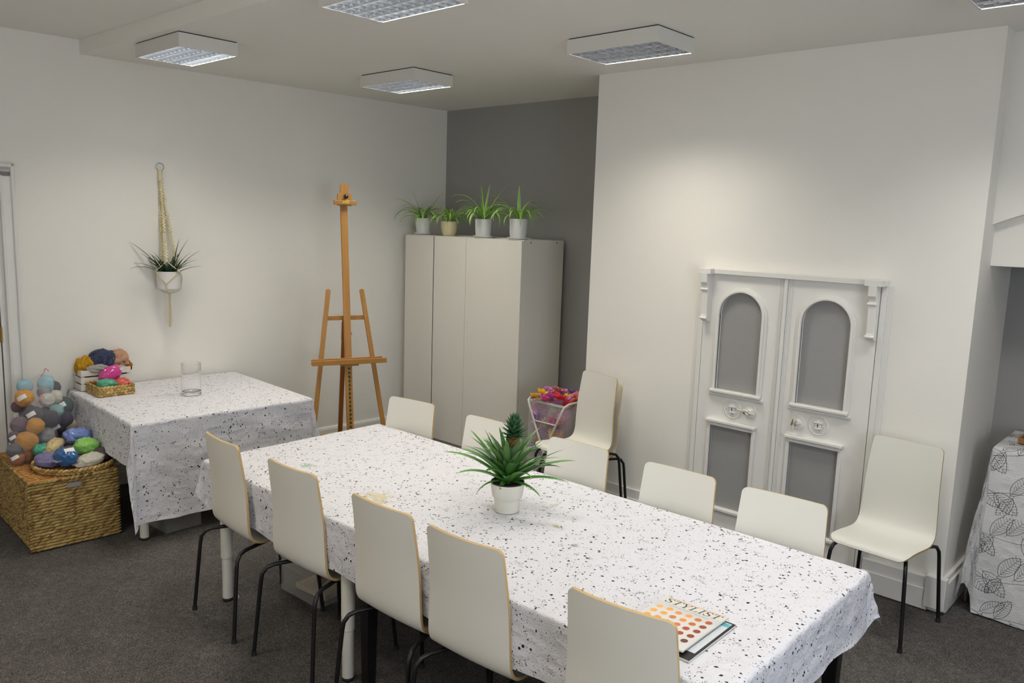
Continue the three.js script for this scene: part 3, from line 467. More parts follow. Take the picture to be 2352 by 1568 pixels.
M.soil = std(hex('#241913'), 0.95, { bumpMap: rep(plasterTex, 1), bumpScale: 0.01 });
const toCam = (x, z) => Math.atan2(5.6702 - z, -5.1897 - x);   // leaf azimuth that points at the viewer
// ---------- spider plants on the wardrobe ----------
{
  const G1 = lin(0.22, 0.52, 0.045), G2 = lin(0.17, 0.42, 0.035), CR = lin(0.70, 0.80, 0.42), YG = lin(0.42, 0.64, 0.09);
  const whitePot = std(hex('#dfe0de'), 0.35), creamPot = std(hex('#cdc39a'), 0.4);
  const top = 1.8256 + 0.0;
  const plant = (z, kind, scale, seed, n, extra, label, s = 1) => {
    const x = -0.468, o = thing('potted_spider_plant', label, 'potted plant', [x, top, z], 0, 'spider plants on top of the wardrobe'); const R = rng(seed); const h = 0.145 * scale;
    if (kind === 'white') {
      part('pot', lathe([[0, 0.008], [0.050, 0.008], [0.058, 0.014], [0.062, 0.06], [0.064, h], [0.060, h], [0.057, h - 0.012], [0, h - 0.012]].map(([r, y]) => [r * scale, y]), 32), whitePot, o);
      part('saucer', lathe([[0, 0], [0.066, 0], [0.077, 0.014], [0.078, 0.018], [0.074, 0.018], [0.066, 0.006], [0, 0.006]].map(([r, y]) => [r * scale, y]), 36), whitePot, o);
    } else {
      const prof = [[0, 0], [0.046, 0], [0.052, 0.006]]; for (let k = 1; k <= 9; k++) { const y = 0.006 + k * 0.0118; prof.push([0.052 + 0.02 * Math.sin(Math.min(1, y / 0.09) * 1.5) - (k % 2 ? 0.0012 : 0), y]); } prof.push([0.072, 0.124], [0.068, 0.124], [0.064, 0.112], [0, 0.112]);
      part('pot', lathe(prof, 36), creamPot, o);
    }
    const hb = kind === 'white' ? h - 0.012 : 0.112; part('soil', lathe([[0, hb + 0.004], [0.052 * scale, hb + 0.001]], 20), M.soil, o);
    const cam = toCam(x, z);
    const add = (az, len, el, dr, wd) => { const va = R(); const c = va < 0.6 ? [CR, G1, G2, G1, CR] : [YG, G1, CR, G1, YG]; const g = strapLeaf(len * s, wd, az, el, dr, { cols: c, vee: 0.22, twist: (R() - 0.5) * 0.8, seg: 9 }); const m = piece('leaf', g, M.striped, o); m.position.set(Math.cos(az) * 0.012, hb - 0.004, Math.sin(az) * 0.012); };
    for (let k = 0; k < n; k++) add(R() * 6.283, 0.19 + R() * 0.15, 0.8 + R() * 0.65, 2.3 + R() * 1.3, 0.019 + R() * 0.008);
    for (const [a, len, el, dr, wd] of extra) add(cam + a, len * 1.1, el, dr, (wd || 0.018) * 1.45);
  };
  // azimuth offsets: +pi/2 is the viewer's left... measured from the direction toward the viewer
  plant(0.225, 'white', 1.0, 101, 30, [[1.15, 0.34, 1.0, 1.5], [1.5, 0.27, 1.3, 0.3], [-1.8, 0.30, 1.1, 0.45], [-1.5, 0.30, 0.75, 1.7], [0.3, 0.24, 0.6, 2.6], [1.2, 0.24, 0.55, 2.4]], 'leftmost spider plant on the wardrobe, one long leaf arching left, white pot');
  plant(0.564, 'cream', 1.0, 102, 48, [[1.9, 0.22, 1.2, 0.5], [-1.6, 0.2, 1.1, 1.2]], 'small bushy spider plant in a cream ribbed pot on the wardrobe', 0.72);
  plant(0.975, 'white', 1.05, 103, 38, [[1.7, 0.34, 1.35, 2.3, 0.018], [1.3, 0.28, 1.3, 2.3, 0.018], [-1.9, 0.34, 1.15, 0.5], [-2.3, 0.27, 1.45, 0.15], [2.5, 0.26, 1.5, 0.1, 0.018], [-1.5, 0.30, 0.9, 2.2], [1.5, 0.3, 0.6, 2.2], [0.5, 0.25, 0.8, 2.8]], 'large spider plant third along the wardrobe with leaves bending over', 1.05);
  plant(1.367, 'white', 1.12, 104, 30, [[1.6, 0.28, 1.1, 1.1, 0.017], [0.2, 0.25, 1.55, 0.05], [1.2, 0.22, 1.2, 2.0], [-1.4, 0.34, 0.9, 2.2, 0.018], [-1.2, 0.32, 0.85, 2.4, 0.018], [0.9, 0.30, 0.8, 2.5], [1.5, 0.32, 0.6, 2.3]], 'rightmost spider plant at the corner of the wardrobe, white pot and saucer');
}
// ---------- hanging macrame planter ----------
{
  const P = W(-2.637, 0.112, 1.403), turn = -0.42;
  const potM = std(hex('#dedcd8'), 0.5); M.cotton = std(hex('#d9cda6'), 0.9);
  const pot = thing('hanging_plant', 'dark green grassy plant in a white pot held by the cord hanger', 'potted plant', P, turn);
  part('pot', lathe([[0, 0], [0.066, 0], [0.076, 0.004], [0.080, 0.014], [0.082, 0.132], [0.078, 0.133], [0.076, 0.120], [0, 0.120]], 40), potM, pot);
  part('soil', lathe([[0, 0.124], [0.075, 0.121]], 24), M.soil, pot);
  const R = rng(120), lm = [leafMat(lin(0.022, 0.065, 0.022)), leafMat(lin(0.03, 0.09, 0.03)), leafMat(lin(0.018, 0.05, 0.02))];
  // azimuth 0 = local +x (viewer's right), pi/2 = local +z (toward the viewer)
  const L = [[Math.PI * 1.02, 0.34, 0.95, 0.5], [Math.PI * 0.95, 0.24, 0.85, 0.45], [Math.PI * 1.05, 0.24, 0.6, 0.9], [Math.PI * 0.9, 0.24, 0.55, 1.3], [0.1, 0.30, 1.25, 0.35], [0.05, 0.27, 0.9, 0.5], [-0.2, 0.22, 0.7, 0.6], [0.2, 0.21, 0.5, 0.7], [0.3, 0.28, 1.45, 0.2]];
  for (let k = 0; k < 36; k++) L.push([R() * 6.283, 0.10 + R() * 0.12, 0.6 + R() * 0.8, 0.4 + R() * 1.0]);
  L.forEach(([az, len, el, dr], k) => { const rr = 0.02 + R() * 0.04; const m = piece('leaf', strapLeaf(len * 0.92, 0.017 + R() * 0.007, az, el, dr, { vee: 0.3, seg: 7, twist: (R() - 0.5) * 0.6 }), lm[k % 3], pot); m.position.set(Math.cos(az) * rr, 0.118, Math.sin(az) * rr); });
  const h = thing('macrame_hanger', 'cream knotted cord plant hanger with metal ring and tassel on the wall', 'plant hanger', P, turn);
  // ring on the wall, in local coordinates of the pot
  const inv = new THREE.Matrix4().makeRotationY(turn).setPosition(...P).invert(); const loc = (t, n, y) => V(...W(t, n, y)).applyMatrix4(inv);
  const ringC = loc(-2.641, 0.022, 2.268), nrm = loc(-2.641, 1.022, 2.268).sub(ringC);
  const q = new THREE.Quaternion().setFromUnitVectors(V(0, 0, 1), nrm.clone().normalize());
  part('metal_ring', new THREE.TorusGeometry(0.027, 0.0028, 8, 36).applyQuaternion(q).translate(ringC.x, ringC.y, ringC.z), std(hex('#b8b8bc'), 0.25, { metalness: 1 }), h, 'shiny metal ring');
  part('wall_hook', cyl(loc(-2.641, 0.0, 2.292), loc(-2.641, 0.03, 2.2925), 0.003, 0.003, 8), M.louvre, h);
  const top = ringC.clone().add(V(0, -0.025, 0)), neck = ringC.clone().add(V(0, -0.085, 0.004));
  part('cord_neck', [cyl(top, neck, 0.015, 0.014, 12), cyl(neck.clone().add(V(0, -0.012, 0)), neck.clone().add(V(0, 0.006, 0)), 0.018, 0.018, 12)], M.cotton, h);
  const A = [Math.PI / 2 - (-0.2) + 0.0, Math.PI / 2 - 1.95, Math.PI / 2 + 2.3]; const rim = 0.0875;
  const ends = A.map((a, k) => V(Math.cos(a) * 0.055, 0.205, Math.sin(a) * 0.055));
  const mids = A.map((a, k) => { const b = A[(k + 1) % 3] + (k === 2 ? 0 : 0), m = Math.atan2(Math.sin(a) + Math.sin(b), Math.cos(a) + Math.cos(b)); return V(Math.cos(m) * rim, 0.136, Math.sin(m) * rim); });
  A.forEach((a, k) => {
    const g = [], s = neck.clone(), e = ends[k]; const at = t => s.clone().lerp(e, t);
    for (const off of [-0.004, 0.004]) g.push(cyl(s.clone().add(V(off, 0, 0)), e.clone().add(V(off, 0, 0)), 0.004, 0.004, 6));
    for (const [f0, f1] of [[0.0, 0.26], [0.40, 0.64], [0.80, 1.0]]) { const len = s.distanceTo(e) * (f1 - f0), n = Math.round(len / 0.0105); for (let i = 0; i <= n; i++) { const p = at(f0 + (f1 - f0) * i / n); const sp = new THREE.SphereGeometry(0.0125, 8, 6).scale(1.15, 0.5, 0.75).rotateZ(i % 2 ? 0.5 : -0.5).translate(p.x, p.y, p.z); g.push(sp); } }
    part('knotted_cord', g, M.cotton, h);
  });
  const net = [], low = A.map(a => V(Math.cos(a) * rim, 0.052, Math.sin(a) * rim)); const bot = V(0, -0.028, 0);
  const hug = (p, q2) => { const m = p.clone().add(q2).multiplyScalar(0.5); const r = Math.hypot(m.x, m.z), y = m.y; const want = y > 0.134 ? r : 0.0865; m.x *= want / r; m.z *= want / r; const a = p.clone().lerp(m, 0.5), b = m.clone().lerp(q2, 0.5); for (const c of [a, b]) { const r2 = Math.hypot(c.x, c.z); if (c.y < 0.14 && r2 < 0.0865) { c.x *= 0.0865 / r2; c.z *= 0.0865 / r2; } } return smoothTube([p, a, m, b, q2], 0.0036, 20, 6); };
  A.forEach((a, k) => {
    const prev = mids[(k + 2) % 3]; net.push(hug(ends[k], mids[k]), hug(ends[k], prev), hug(mids[k], low[k]), hug(prev, low[k]), ball(0.008, mids[k].x, mids[k].y, mids[k].z, 10, 8), ball(0.0085, low[k].x, low[k].y, low[k].z, 10, 8));
    const u = V(Math.cos(a) * 0.078, -0.004, Math.sin(a) * 0.078); net.push(smoothTube([low[k], V(Math.cos(a) * 0.086, 0.02, Math.sin(a) * 0.086), u, bot], 0.0044, 16, 6));
  });
  part('cord_net', net, M.cotton, h);
  const ts = [cyl(V(0, -0.10, 0), bot, 0.008, 0.0095, 10)]; const R2 = rng(5); for (let k = 0; k < 22; k++) { const a = R2() * 6.28, r = 0.004 + R2() * 0.014, l = -0.22 - R2() * 0.06; ts.push(smoothTube([V(Math.cos(a) * 0.005, -0.09, Math.sin(a) * 0.005), V(Math.cos(a) * r * 0.7, -0.15, Math.sin(a) * r * 0.7), V(Math.cos(a) * r, l, Math.sin(a) * r)], 0.0016, 8, 5)); }
  part('tassel', ts, M.cotton, h);
}
// ---------- pineapple plant on the long table ----------
{
  const x = -2.766, z = 3.448, y = TH + 0.001; const o = thing('pineapple_plant', 'small pineapple plant in a white stepped pot on the long table', 'potted plant', [x, y, z]);
  part('pot', lathe([[0, 0], [0.050, 0], [0.0535, 0.004], [0.0565, 0.052], [0.058, 0.058], [0.064, 0.066], [0.066, 0.072], [0.0735, 0.122], [0.0735, 0.127], [0.070, 0.127], [0.066, 0.110], [0, 0.11]], 48), std(hex('#d9d7cc'), 0.35), o);
  part('inner_pot', lathe([[0.0705, 0.118], [0.0715, 0.131], [0.069, 0.132], [0.066, 0.112]], 40), std(hex('#17130f'), 0.5), o, 'dark plastic inner pot rim');
  part('soil', lathe([[0, 0.119], [0.04, 0.117], [0.067, 0.113]], 24), M.soil, o);
  const R = rng(140), mats = [lin(0.055, 0.19, 0.028), lin(0.085, 0.25, 0.035), lin(0.11, 0.25, 0.06), lin(0.17, 0.27, 0.13)].map(c => leafMat(c, { transmission: 0.12, roughness: 0.42 }));
  const cam = toCam(x, z), put = (az, len, wd, el, dr, y0, mi, rr = 0.012) => { const m = piece('leaf', strapLeaf(len, wd, az, el, dr, { vee: 0.38, seg: 9, twist: (R() - 0.5) * 0.9, tip: 0.75, base: 0.7 }), mats[mi], o); m.position.set(Math.cos(az) * rr, y0, Math.sin(az) * rr); };
  for (let k = 0; k < 54; k++) { const t = k / 54; put(k * 2.39996 + R() * 0.4, 0.16 + R() * 0.12 - 0.03 * t, 0.028 + R() * 0.009, 0.68 + t * 0.72 + (R() - 0.5) * 0.25, 0.45 + R() * 0.8, 0.118 + t * 0.05, Math.floor(R() * 4)); }
  for (const [a, len, wd, el, dr, mi] of [[1.55, 0.30, 0.03, 0.75, 0.9, 1], [1.75, 0.27, 0.034, 1.05, 0.3, 1], [1.5, 0.25, 0.036, 1.25, 0.15, 2], [-1.5, 0.30, 0.032, 0.62, 0.7, 2], [-1.65, 0.27, 0.03, 0.75, 0.5, 2], [-1.35, 0.25, 0.028, 0.35, 0.7, 1], [0.2, 0.15, 0.03, 1.2, 0.6, 3], [-0.2, 0.13, 0.028, 1.3, 0.5, 3], [0.4, 0.07, 0.024, 0.4, 1.6, 1], [1.0, 0.16, 0.024, 0.3, 1.6, 1], [-0.9, 0.17, 0.024, 0.2, 1.0, 0]]) put(cam + a, len, wd, el, dr, 0.125, mi, 0.014);
  const top = V(0.034, 0.285, -0.004);
  part('stem', smoothTube([V(0, 0.12, 0), V(0.012, 0.2, -0.004), top], 0.008, 12, 8), mats[1], o);
  const fr = part('fruit', new THREE.SphereGeometry(0.023, 20, 14).scale(1, 1.25, 1).translate(top.x, top.y + 0.014, top.z), std(hex('#6d5a33'), 0.7), o, 'tiny brown pineapple fruit');
  const eyes = []; for (let k = 0; k < 40; k++) { const f = 1 - 2 * (k + 0.5) / 40, a = k * 2.39996, rr = Math.sqrt(1 - f * f); const s = new THREE.SphereGeometry(0.0052, 6, 5).translate(top.x + 0.0215 * rr * Math.cos(a), top.y + 0.014 + 0.027 * f, top.z + 0.0215 * rr * Math.sin(a)); eyes.push(s); } part('fruit_scales', eyes, std(hex('#8a7440'), 0.7), fr);
  const cr = [lin(0.05, 0.16, 0.06), lin(0.035, 0.11, 0.05), lin(0.075, 0.20, 0.08)].map(c => leafMat(c, { transmission: 0.1 }));
  for (let k = 0; k < 70; k++) { const t = k / 70, az = k * 2.39996; const g = strapLeaf(0.066 - 0.016 * t, 0.022, az, 0.10 + t * 1.3, -0.5 + t * 0.6, { vee: 0.3, seg: 5, tip: 0.9, base: 0.9 }); const m = piece('crown_leaf', g, cr[k % 3], fr); m.position.set(top.x + Math.cos(az) * 0.006, top.y + 0.022 + t * 0.07, top.z + Math.sin(az) * 0.006); }
}
// ---------- magazines ----------
{
  const paper = std(hex('#d8d5cc'), 0.6);
  const sheet = (w, l, th, bend) => { const g = new THREE.BoxGeometry(w, th, l, 16, 1, 10); const p = g.attributes.position; for (let i = 0; i < p.count; i++) { const x = p.getX(i), z = p.getZ(i); p.setY(i, p.getY(i) + bend(x / w + 0.5, z / l + 0.5)); } g.computeVertexNormals(); return g; };
  // local: x across the page (page right = +z world), z down the page (page bottom = -x world)
  const turnM = -Math.PI / 2;
  const under = thing('magazine', 'black covered magazine lying under the white one on the long table', 'magazine', [-3.128, TH + 0.0055, 4.517], turnM + 0.02);
  part('pages', sheet(0.222, 0.288, 0.0065, () => 0), paper, under); part('cover', sheet(0.224, 0.290, 0.0008, () => 0.004), std(hex('#1c1b1a'), 0.3), under, 'glossy black cover');
  part('cover_card', bx(0.075, 0.104, 0.0046, 0.0056, -0.135, 0.10), std(hex('#d4d8dc'), 0.4), under, 'pale printed strip'); part('cover_block', bx(0.077, 0.103, 0.0056, 0.006, -0.130, -0.108), std(hex('#58aebb'), 0.4), under, 'blue printed square');
  const cv = document.createElement('canvas'); cv.width = 1024; cv.height = 1340; const c = cv.getContext('2d');
  c.fillStyle = '#dcd9ce'; c.fillRect(0, 0, 1024, 1340); c.fillStyle = '#cfd0cf'; c.fillRect(0, 215, 1024, 1125); c.fillStyle = '#d8d7d2'; c.fillRect(0, 420, 1024, 920);
  c.textBaseline = 'alphabetic'; c.fillStyle = '#1c1c1a';
  c.save(); c.translate(46, 205); c.transform(1, 0, -0.22, 1, 0, 0); c.font = '215px serif'; const wd = c.measureText('STYLIST').width; c.scale(900 / wd, 1); c.fillText('STYLIST', 0, 0); c.restore();
  c.font = 'bold 30px sans-serif'; c.fillStyle = '#55534e'; c.fillText('FREE', 40, 42); c.fillStyle = '#d9683c'; { const s = 'FASHION TRAVEL PEOPLE IDEAS BEAUTY', w = c.measureText(s).width; c.save(); c.translate(160, 42); c.scale(830 / w, 1); c.fillText(s, 0, 0); c.restore(); }
  c.fillStyle = '#77777a'; c.font = '36px serif'; { const s = 'CLEAN WITHOUT COMPROMISE', w = c.measureText(s).width; c.save(); c.translate(190, 282); c.scale(640 / w, 1); c.fillText(s, 0, 0); c.restore(); }
  const pal = [['#edb06a', '#eda64e', '#e58e50', '#ef9d46', '#c96f2c', '#b3501f'], ['#eba548', '#e9a03e', '#c9743e', '#e88f35', '#c4661f', '#8e3a24'], ['#e9a54a', '#d98f4c', '#3c3a38', '#d6704a', '#a8452a', '#953c26'], ['#dd9a52', '#d0804a', '#c06a48', '#d9714b', '#9b3f26', '#8b3b28'], ['#cf8a4c', '#c47440', '#b85f3c', '#c9603c', '#a44a26', '#64332a']];
  pal.forEach((row, j) => row.forEach((k, i) => { const X = 110 + i * 158, Y = 400 + j * 175 - (i % 2 ? 20 : 0); c.fillStyle = '#b9b2aa'; c.beginPath(); c.ellipse(X, Y + 5, 62, 66, 0, 0, 7); c.fill(); c.fillStyle = '#e4ddd4'; c.beginPath(); c.ellipse(X, Y, 60, 62, 0, 0, 7); c.fill(); c.fillStyle = k; c.beginPath(); c.ellipse(X, Y, 52, 54, 0, 0, 7); c.fill(); }));
  const t = new THREE.CanvasTexture(cv); t.colorSpace = THREE.SRGBColorSpace;
  const top = thing('magazine', 'white fashion magazine with rows of orange and red round swatches on its cover', 'magazine', [-3.118, TH + 0.0145, 4.490], turnM + 0.015);
  const bend = (u, v) => 0.005 * u * u + 0.002 * Math.sin(v * 3);
  part('pages', sheet(0.220, 0.284, 0.005, bend), paper, top);
  const g = new THREE.PlaneGeometry(0.221, 0.285, 16, 10).rotateX(-Math.PI / 2); const p = g.attributes.position; for (let i = 0; i < p.count; i++) p.setY(i, 0.0031 + bend(p.getX(i) / 0.22 + 0.5, p.getZ(i) / 0.284 + 0.5)); g.computeVertexNormals();
  part('cover', g, std(0xffffff, 0.35, { map: t }), top, 'printed cover titled STYLIST');
}
// ---------- woven rush and seagrass ----------
const STRAW = [[0.38, 0.255, 0.075], [0.33, 0.21, 0.06], [0.45, 0.32, 0.11], [0.27, 0.16, 0.04], [0.41, 0.29, 0.10], [0.19, 0.10, 0.025], [0.43, 0.28, 0.085]].map(a => lin(...a));
const PALE = [[0.50, 0.33, 0.11], [0.42, 0.26, 0.08], [0.58, 0.40, 0.15], [0.36, 0.21, 0.06], [0.54, 0.37, 0.13]].map(a => lin(...a));
M.straw = std(0xffffff, 0.75, { vertexColors: true, bumpMap: rep(plasterTex, 1), bumpScale: 0.0006 });
function tint(g, c) { const n = g.attributes.position.count, a = new Float32Array(n * 3); for (let i = 0; i < n; i++) { a[i * 3] = c.r; a[i * 3 + 1] = c.g; a[i * 3 + 2] = c.b; } g.setAttribute('color', new THREE.BufferAttribute(a, 3)); return g; }
const lumpBase = new THREE.SphereGeometry(1, 7, 5);
// one twisted row of rush along a path: at(s) gives point, along gives direction, out gives outward normal
function ropeRow(R, L, at, dirs, rowH, lump, deep, slant, stretch = 0.78, thick = 0.5, tones = STRAW) {
  const n = Math.max(2, Math.round(L / lump)), out = [];
  for (let i = 0; i < n; i++) {
    const s = (i + 0.5) / n * L, p = at(s), [u, o] = dirs(s), v = new THREE.Vector3().crossVectors(o, u).normalize();
    const sl = slant + (R() - 0.5) * 0.25, uu = u.clone().multiplyScalar(Math.cos(sl)).addScaledVector(v, Math.sin(sl)), vv = new THREE.Vector3().crossVectors(o, uu).negate();
    const k = 0.85 + R() * 0.3; const m = new THREE.Matrix4().makeBasis(uu.clone().multiplyScalar(lump * stretch), vv.multiplyScalar(-rowH * thick * k), o.clone().multiplyScalar(deep * (0.8 + R() * 0.4))).setPosition(p);
    const c = tones[Math.floor(R() * tones.length)].clone().multiplyScalar(0.8 + R() * 0.35); out.push(tint(lumpBase.clone().applyMatrix4(m), c));
  }
  return merge(out);
}
const rushTex = (() => { const N = 512, cv = document.createElement('canvas'); cv.width = cv.height = N; const c = cv.getContext('2d'); c.fillStyle = '#7a4d1b'; c.fillRect(0, 0, N, N); const R = rng(200), tone = ['#c08f45', '#a87432', '#d3a555', '#8a5820', '#b98a44', '#94601f']; for (let j = 0; j < 26; j++) for (let i = 0; i < 30; i++) { c.fillStyle = tone[Math.floor(R() * 6)]; c.save(); c.translate((i + 0.5 * (j % 2)) * N / 30, (j + 0.5) * N / 26); c.rotate(((i + j) % 2 ? 0.5 : -0.5) + (R() - 0.5) * 0.3); c.beginPath(); c.ellipse(0, 0, 11, 6.5, 0, 0, 7); c.fill(); c.restore(); } const t = new THREE.CanvasTexture(cv); t.colorSpace = THREE.SRGBColorSpace; t.wrapS = t.wrapT = THREE.RepeatWrapping; return t; })();
M.rush = std(0xffffff, 0.8, { map: rep(rushTex, 2.2), bumpMap: rep(rushTex, 2.2), bumpScale: 0.006 });
const inWall = (name, label, category, t, n, y = 0, turn = 0, group) => thing(name, label, category, W(t, n, y), WTURN + turn, group);
// ---------- lidded trunk ----------
{
  const o = inWall('woven_chest', 'large woven seagrass chest with lid on the carpet beside the side table', 'basket', -3.541, 0.578); const w = 0.235, d = 0.377, h = 0.40, R = rng(201);
  part('body', [metricUV(bx(-w + 0.008, w - 0.008, 0.004, h, -d + 0.008, d - 0.008, 0.006))], M.rush, o);
  const rows = 22, rh = 0.395 / rows;
  for (let k = 0; k < rows; k++) {
    const y = 0.006 + rh * (k + 0.5);
    const skip = k === 19 || k === 20;   // the hand slot interrupts one row
    const segs = skip ? [[-w, -0.047], [0.040, w]] : [[-w, w]];
    const g = []; for (const [a, b] of segs) g.push(ropeRow(R, b - a, s => V(a + s, y, d - 0.006), () => [V(1, 0, 0), V(0, 0, 1)], rh * 1.0, 0.017, 0.0095, 0.30, 1.35, 0.40));
    for (const q of g) part('woven_row', q, M.straw, o);
    part('woven_row', ropeRow(R, d * 2, s => V(-w + 0.006, y, -d + s), () => [V(0, 0, 1), V(-1, 0, 0)], rh * 1.0, 0.017, 0.0095, 0.32, 1.2, 0.40), M.straw, o);
  }
  part('hand_slot', bx(-0.046, 0.039, 0.349, 0.378, d - 0.009, d - 0.004, 0.002), std(hex('#8b8a8e'), 0.8), o, 'grey lined hand slot');
  const lid = part('lid', metricUV(bx(-w - 0.004, w + 0.004, h + 0.002, h + 0.018, -d - 0.004, d + 0.004, 0.005)), M.rush, o);
  part('lid_binding', [ropeRow(R, w * 2, s => V(-w + s, h + 0.010, d + 0.002), () => [V(1, 0, 0), V(0, 0, 1)], 0.020, 0.024, 0.007, 0.3), ropeRow(R, d * 2, s => V(-w - 0.002, h + 0.010, -d + s), () => [V(0, 0, 1), V(-1, 0, 0)], 0.020, 0.024, 0.007, 0.3)], M.straw, lid);
}
const TRUNK = 0.4185;
// ---------- round tray ----------
{
  const o = inWall('woven_tray', 'round woven tray full of wool packets on the woven chest', 'tray', -3.478, 0.742, TRUNK + 0.001); const R = rng(205);
  part('tray_base', [metricUV(lathe([[0, 0.001], [0.212, 0.001], [0.212, 0.008], [0, 0.009]], 48))], M.rush, o);
  for (let k = 0; k < 2; k++) { const r = 0.213 + k * 0.008, y = 0.011 + k * 0.016; part('braided_rim', ropeRow(R, 6.283 * r, s => V(Math.cos(s / r) * r, y, Math.sin(s / r) * r), s => [V(-Math.sin(s / r), 0, Math.cos(s / r)), V(Math.cos(s / r), 0, Math.sin(s / r))], 0.021, 0.026, 0.011, k ? 0.5 : -0.5, 0.78, 0.5, PALE), M.straw, o); }
}
// ---------- balls of wool in two net bags ----------
const fibreTex = (() => { const N = 256, a = tileNoise(N, 40, 210), R = rng(211), l = Array.from({ length: N }, () => R()); return dataTex(N, (i, j) => { const k = Math.floor(j + i * 0.5 + 12 * a(i, j)) % N; const v = 0.8 + 0.2 * l[k]; return [255 * v, 255 * v, 255 * v]; }, true); })();
const woolMats = {};
const bright = c => { const k = hex(c).multiplyScalar(1.5), m = Math.max(k.r, k.g, k.b); return m > 0.88 ? k.multiplyScalar(0.88 / m) : k; };
const wool = (c, coat = 0) => woolMats[c + coat] ||= phys(bright(c), 0.85, { map: rep(fibreTex, 2, 2), bumpMap: rep(fibreTex, 2, 2), bumpScale: 0.004, sheen: coat ? 0 : 0.15, sheenRoughness: 0.6, sheenColor: hex(c), clearcoat: coat, clearcoatRoughness: 0.12 });
function yarnBall(r, seed) {   // a wound ball with a dimple and lines of thread
  const g = new THREE.SphereGeometry(r, 26, 20), p = g.attributes.position, v = V(); for (let i = 0; i < p.count; i++) { v.fromBufferAttribute(p, i); const d = v.clone().normalize(); const k = 1 + 0.07 * noise(d.x * 2 + seed, d.y * 2, d.z * 2) + 0.018 * Math.sin((d.x * 1.2 + d.y * 0.7 + seed) * 26) - 0.22 * Math.exp(-((1 - d.z) ** 2) / 0.03); v.multiplyScalar(k); p.setXYZ(i, v.x, v.y, v.z); } g.computeVertexNormals(); return g;
}
const BACK = [['pale blue', -3.6, 0.829, 0.21, 0.047, '#9cc4cf'], ['pale blue', -3.476, 0.834, 0.21, 0.054, '#9fc8d2'], ['charcoal', -3.404, 0.798, 0.19, 0.043, '#4a4c52'], ['orange', -3.624, 0.77, 0.29, 0.055, '#ffb42a'], ['mid grey', -3.506, 0.787, 0.25, 0.039, '#9b9ba0'], ['white', -3.498, 0.742, 0.29, 0.045, '#ded9cf'], ['off-white', -3.409, 0.739, 0.23, 0.051, '#d9d4c4'], ['bottle green', -3.363, 0.675, 0.23, 0.063, '#2c4743'], ['navy', -3.378, 0.604, 0.29, 0.054, '#262338'], ['teal grey', -3.467, 0.682, 0.37, 0.042, '#7fa5a6'], ['cream', -3.34, 0.55, 0.27, 0.043, '#e3d6bd'], ['black', -3.414, 0.551, 0.29, 0.048, '#26242a'], ['maroon', -3.652, 0.706, 0.23, 0.036, '#6b4148'], ['plum', -3.60, 0.66, 0.22, 0.055, '#5b4652'], ['smoke grey', -3.50, 0.62, 0.22, 0.06, '#6d6d72'], ['ash grey', -3.60, 0.54, 0.22, 0.06, '#84848a'], ['ink blue', -3.47, 0.50, 0.20, 0.06, '#30324a'], ['dust blue', -3.37, 0.475, 0.2, 0.05, '#6c7f92'], ['sand', -3.6, 0.465, 0.30, 0.05, '#b59a74']];
const FRONT = [['charcoal', -3.605, 0.682, 0.4, 0.054, '#4c4b50'], ['black-brown', -3.512, 0.64, 0.4, 0.055, '#3c3a40'], ['mauve', -3.685, 0.632, 0.42, 0.053, '#6a5862'], ['caramel', -3.622, 0.633, 0.5, 0.051, '#b9842f'], ['mauve', -3.726, 0.568, 0.46, 0.04, '#63525c'], ['caramel', -3.676, 0.548, 0.52, 0.064, '#b07a26'], ['slate grey', -3.557, 0.542, 0.46, 0.06, '#74757a'], ['dark grey', -3.747, 0.511, 0.54, 0.044, '#595a5c'], ['rust brown', -3.736, 0.465, 0.54, 0.045, '#9a5a1c'], ['rust brown', -3.675, 0.465, 0.53, 0.04, '#8f561f'], ['grey brown', -3.60, 0.475, 0.46, 0.052, '#55504e']];
for (const b of BACK) if (b[1] > -3.42) b[1] -= 0.028;
const paperM = std(hex('#e6e4df'), 0.6);
function balls(list, where, seed) {
  const seen = {};
  list.forEach(([kind, t, y, n, r, c], i) => {
    seen[kind] = (seen[kind] || 0) + 1; const more = list.filter(b => b[0] === kind).length > 1;
    const lead = more ? (seen[kind] === 1 ? 'upper ' : 'lower ') : '';
    const o = inWall('yarn_ball', `${lead}${kind} ball of wool in the ${where} net bag`, 'yarn ball', t, n, y, (i * 1.3) % 6.28, `balls of wool in the ${where} net bag`);
    part('wound_wool', yarnBall(r, i + seed), wool(c), o);
    if ((i * 7 + seed) % 4 === 0) { const a = 2.0 - (i * 1.3) % 6.28; const b = part('paper_band', new THREE.CylinderGeometry(r * 1.06, r * 1.06, r * 0.5, 18, 1, true, 0, 0.95).rotateZ(0.6).rotateY(-0.9 - (i * 1.3) % 6.28), paperM, o, 'white paper band'); }
  });
}
balls(BACK, 'rear', 3); balls(FRONT, 'front', 40);
const netM = phys(hex('#e3dfea'), 0.6, { transparent: true, opacity: 0.09, side: THREE.DoubleSide });
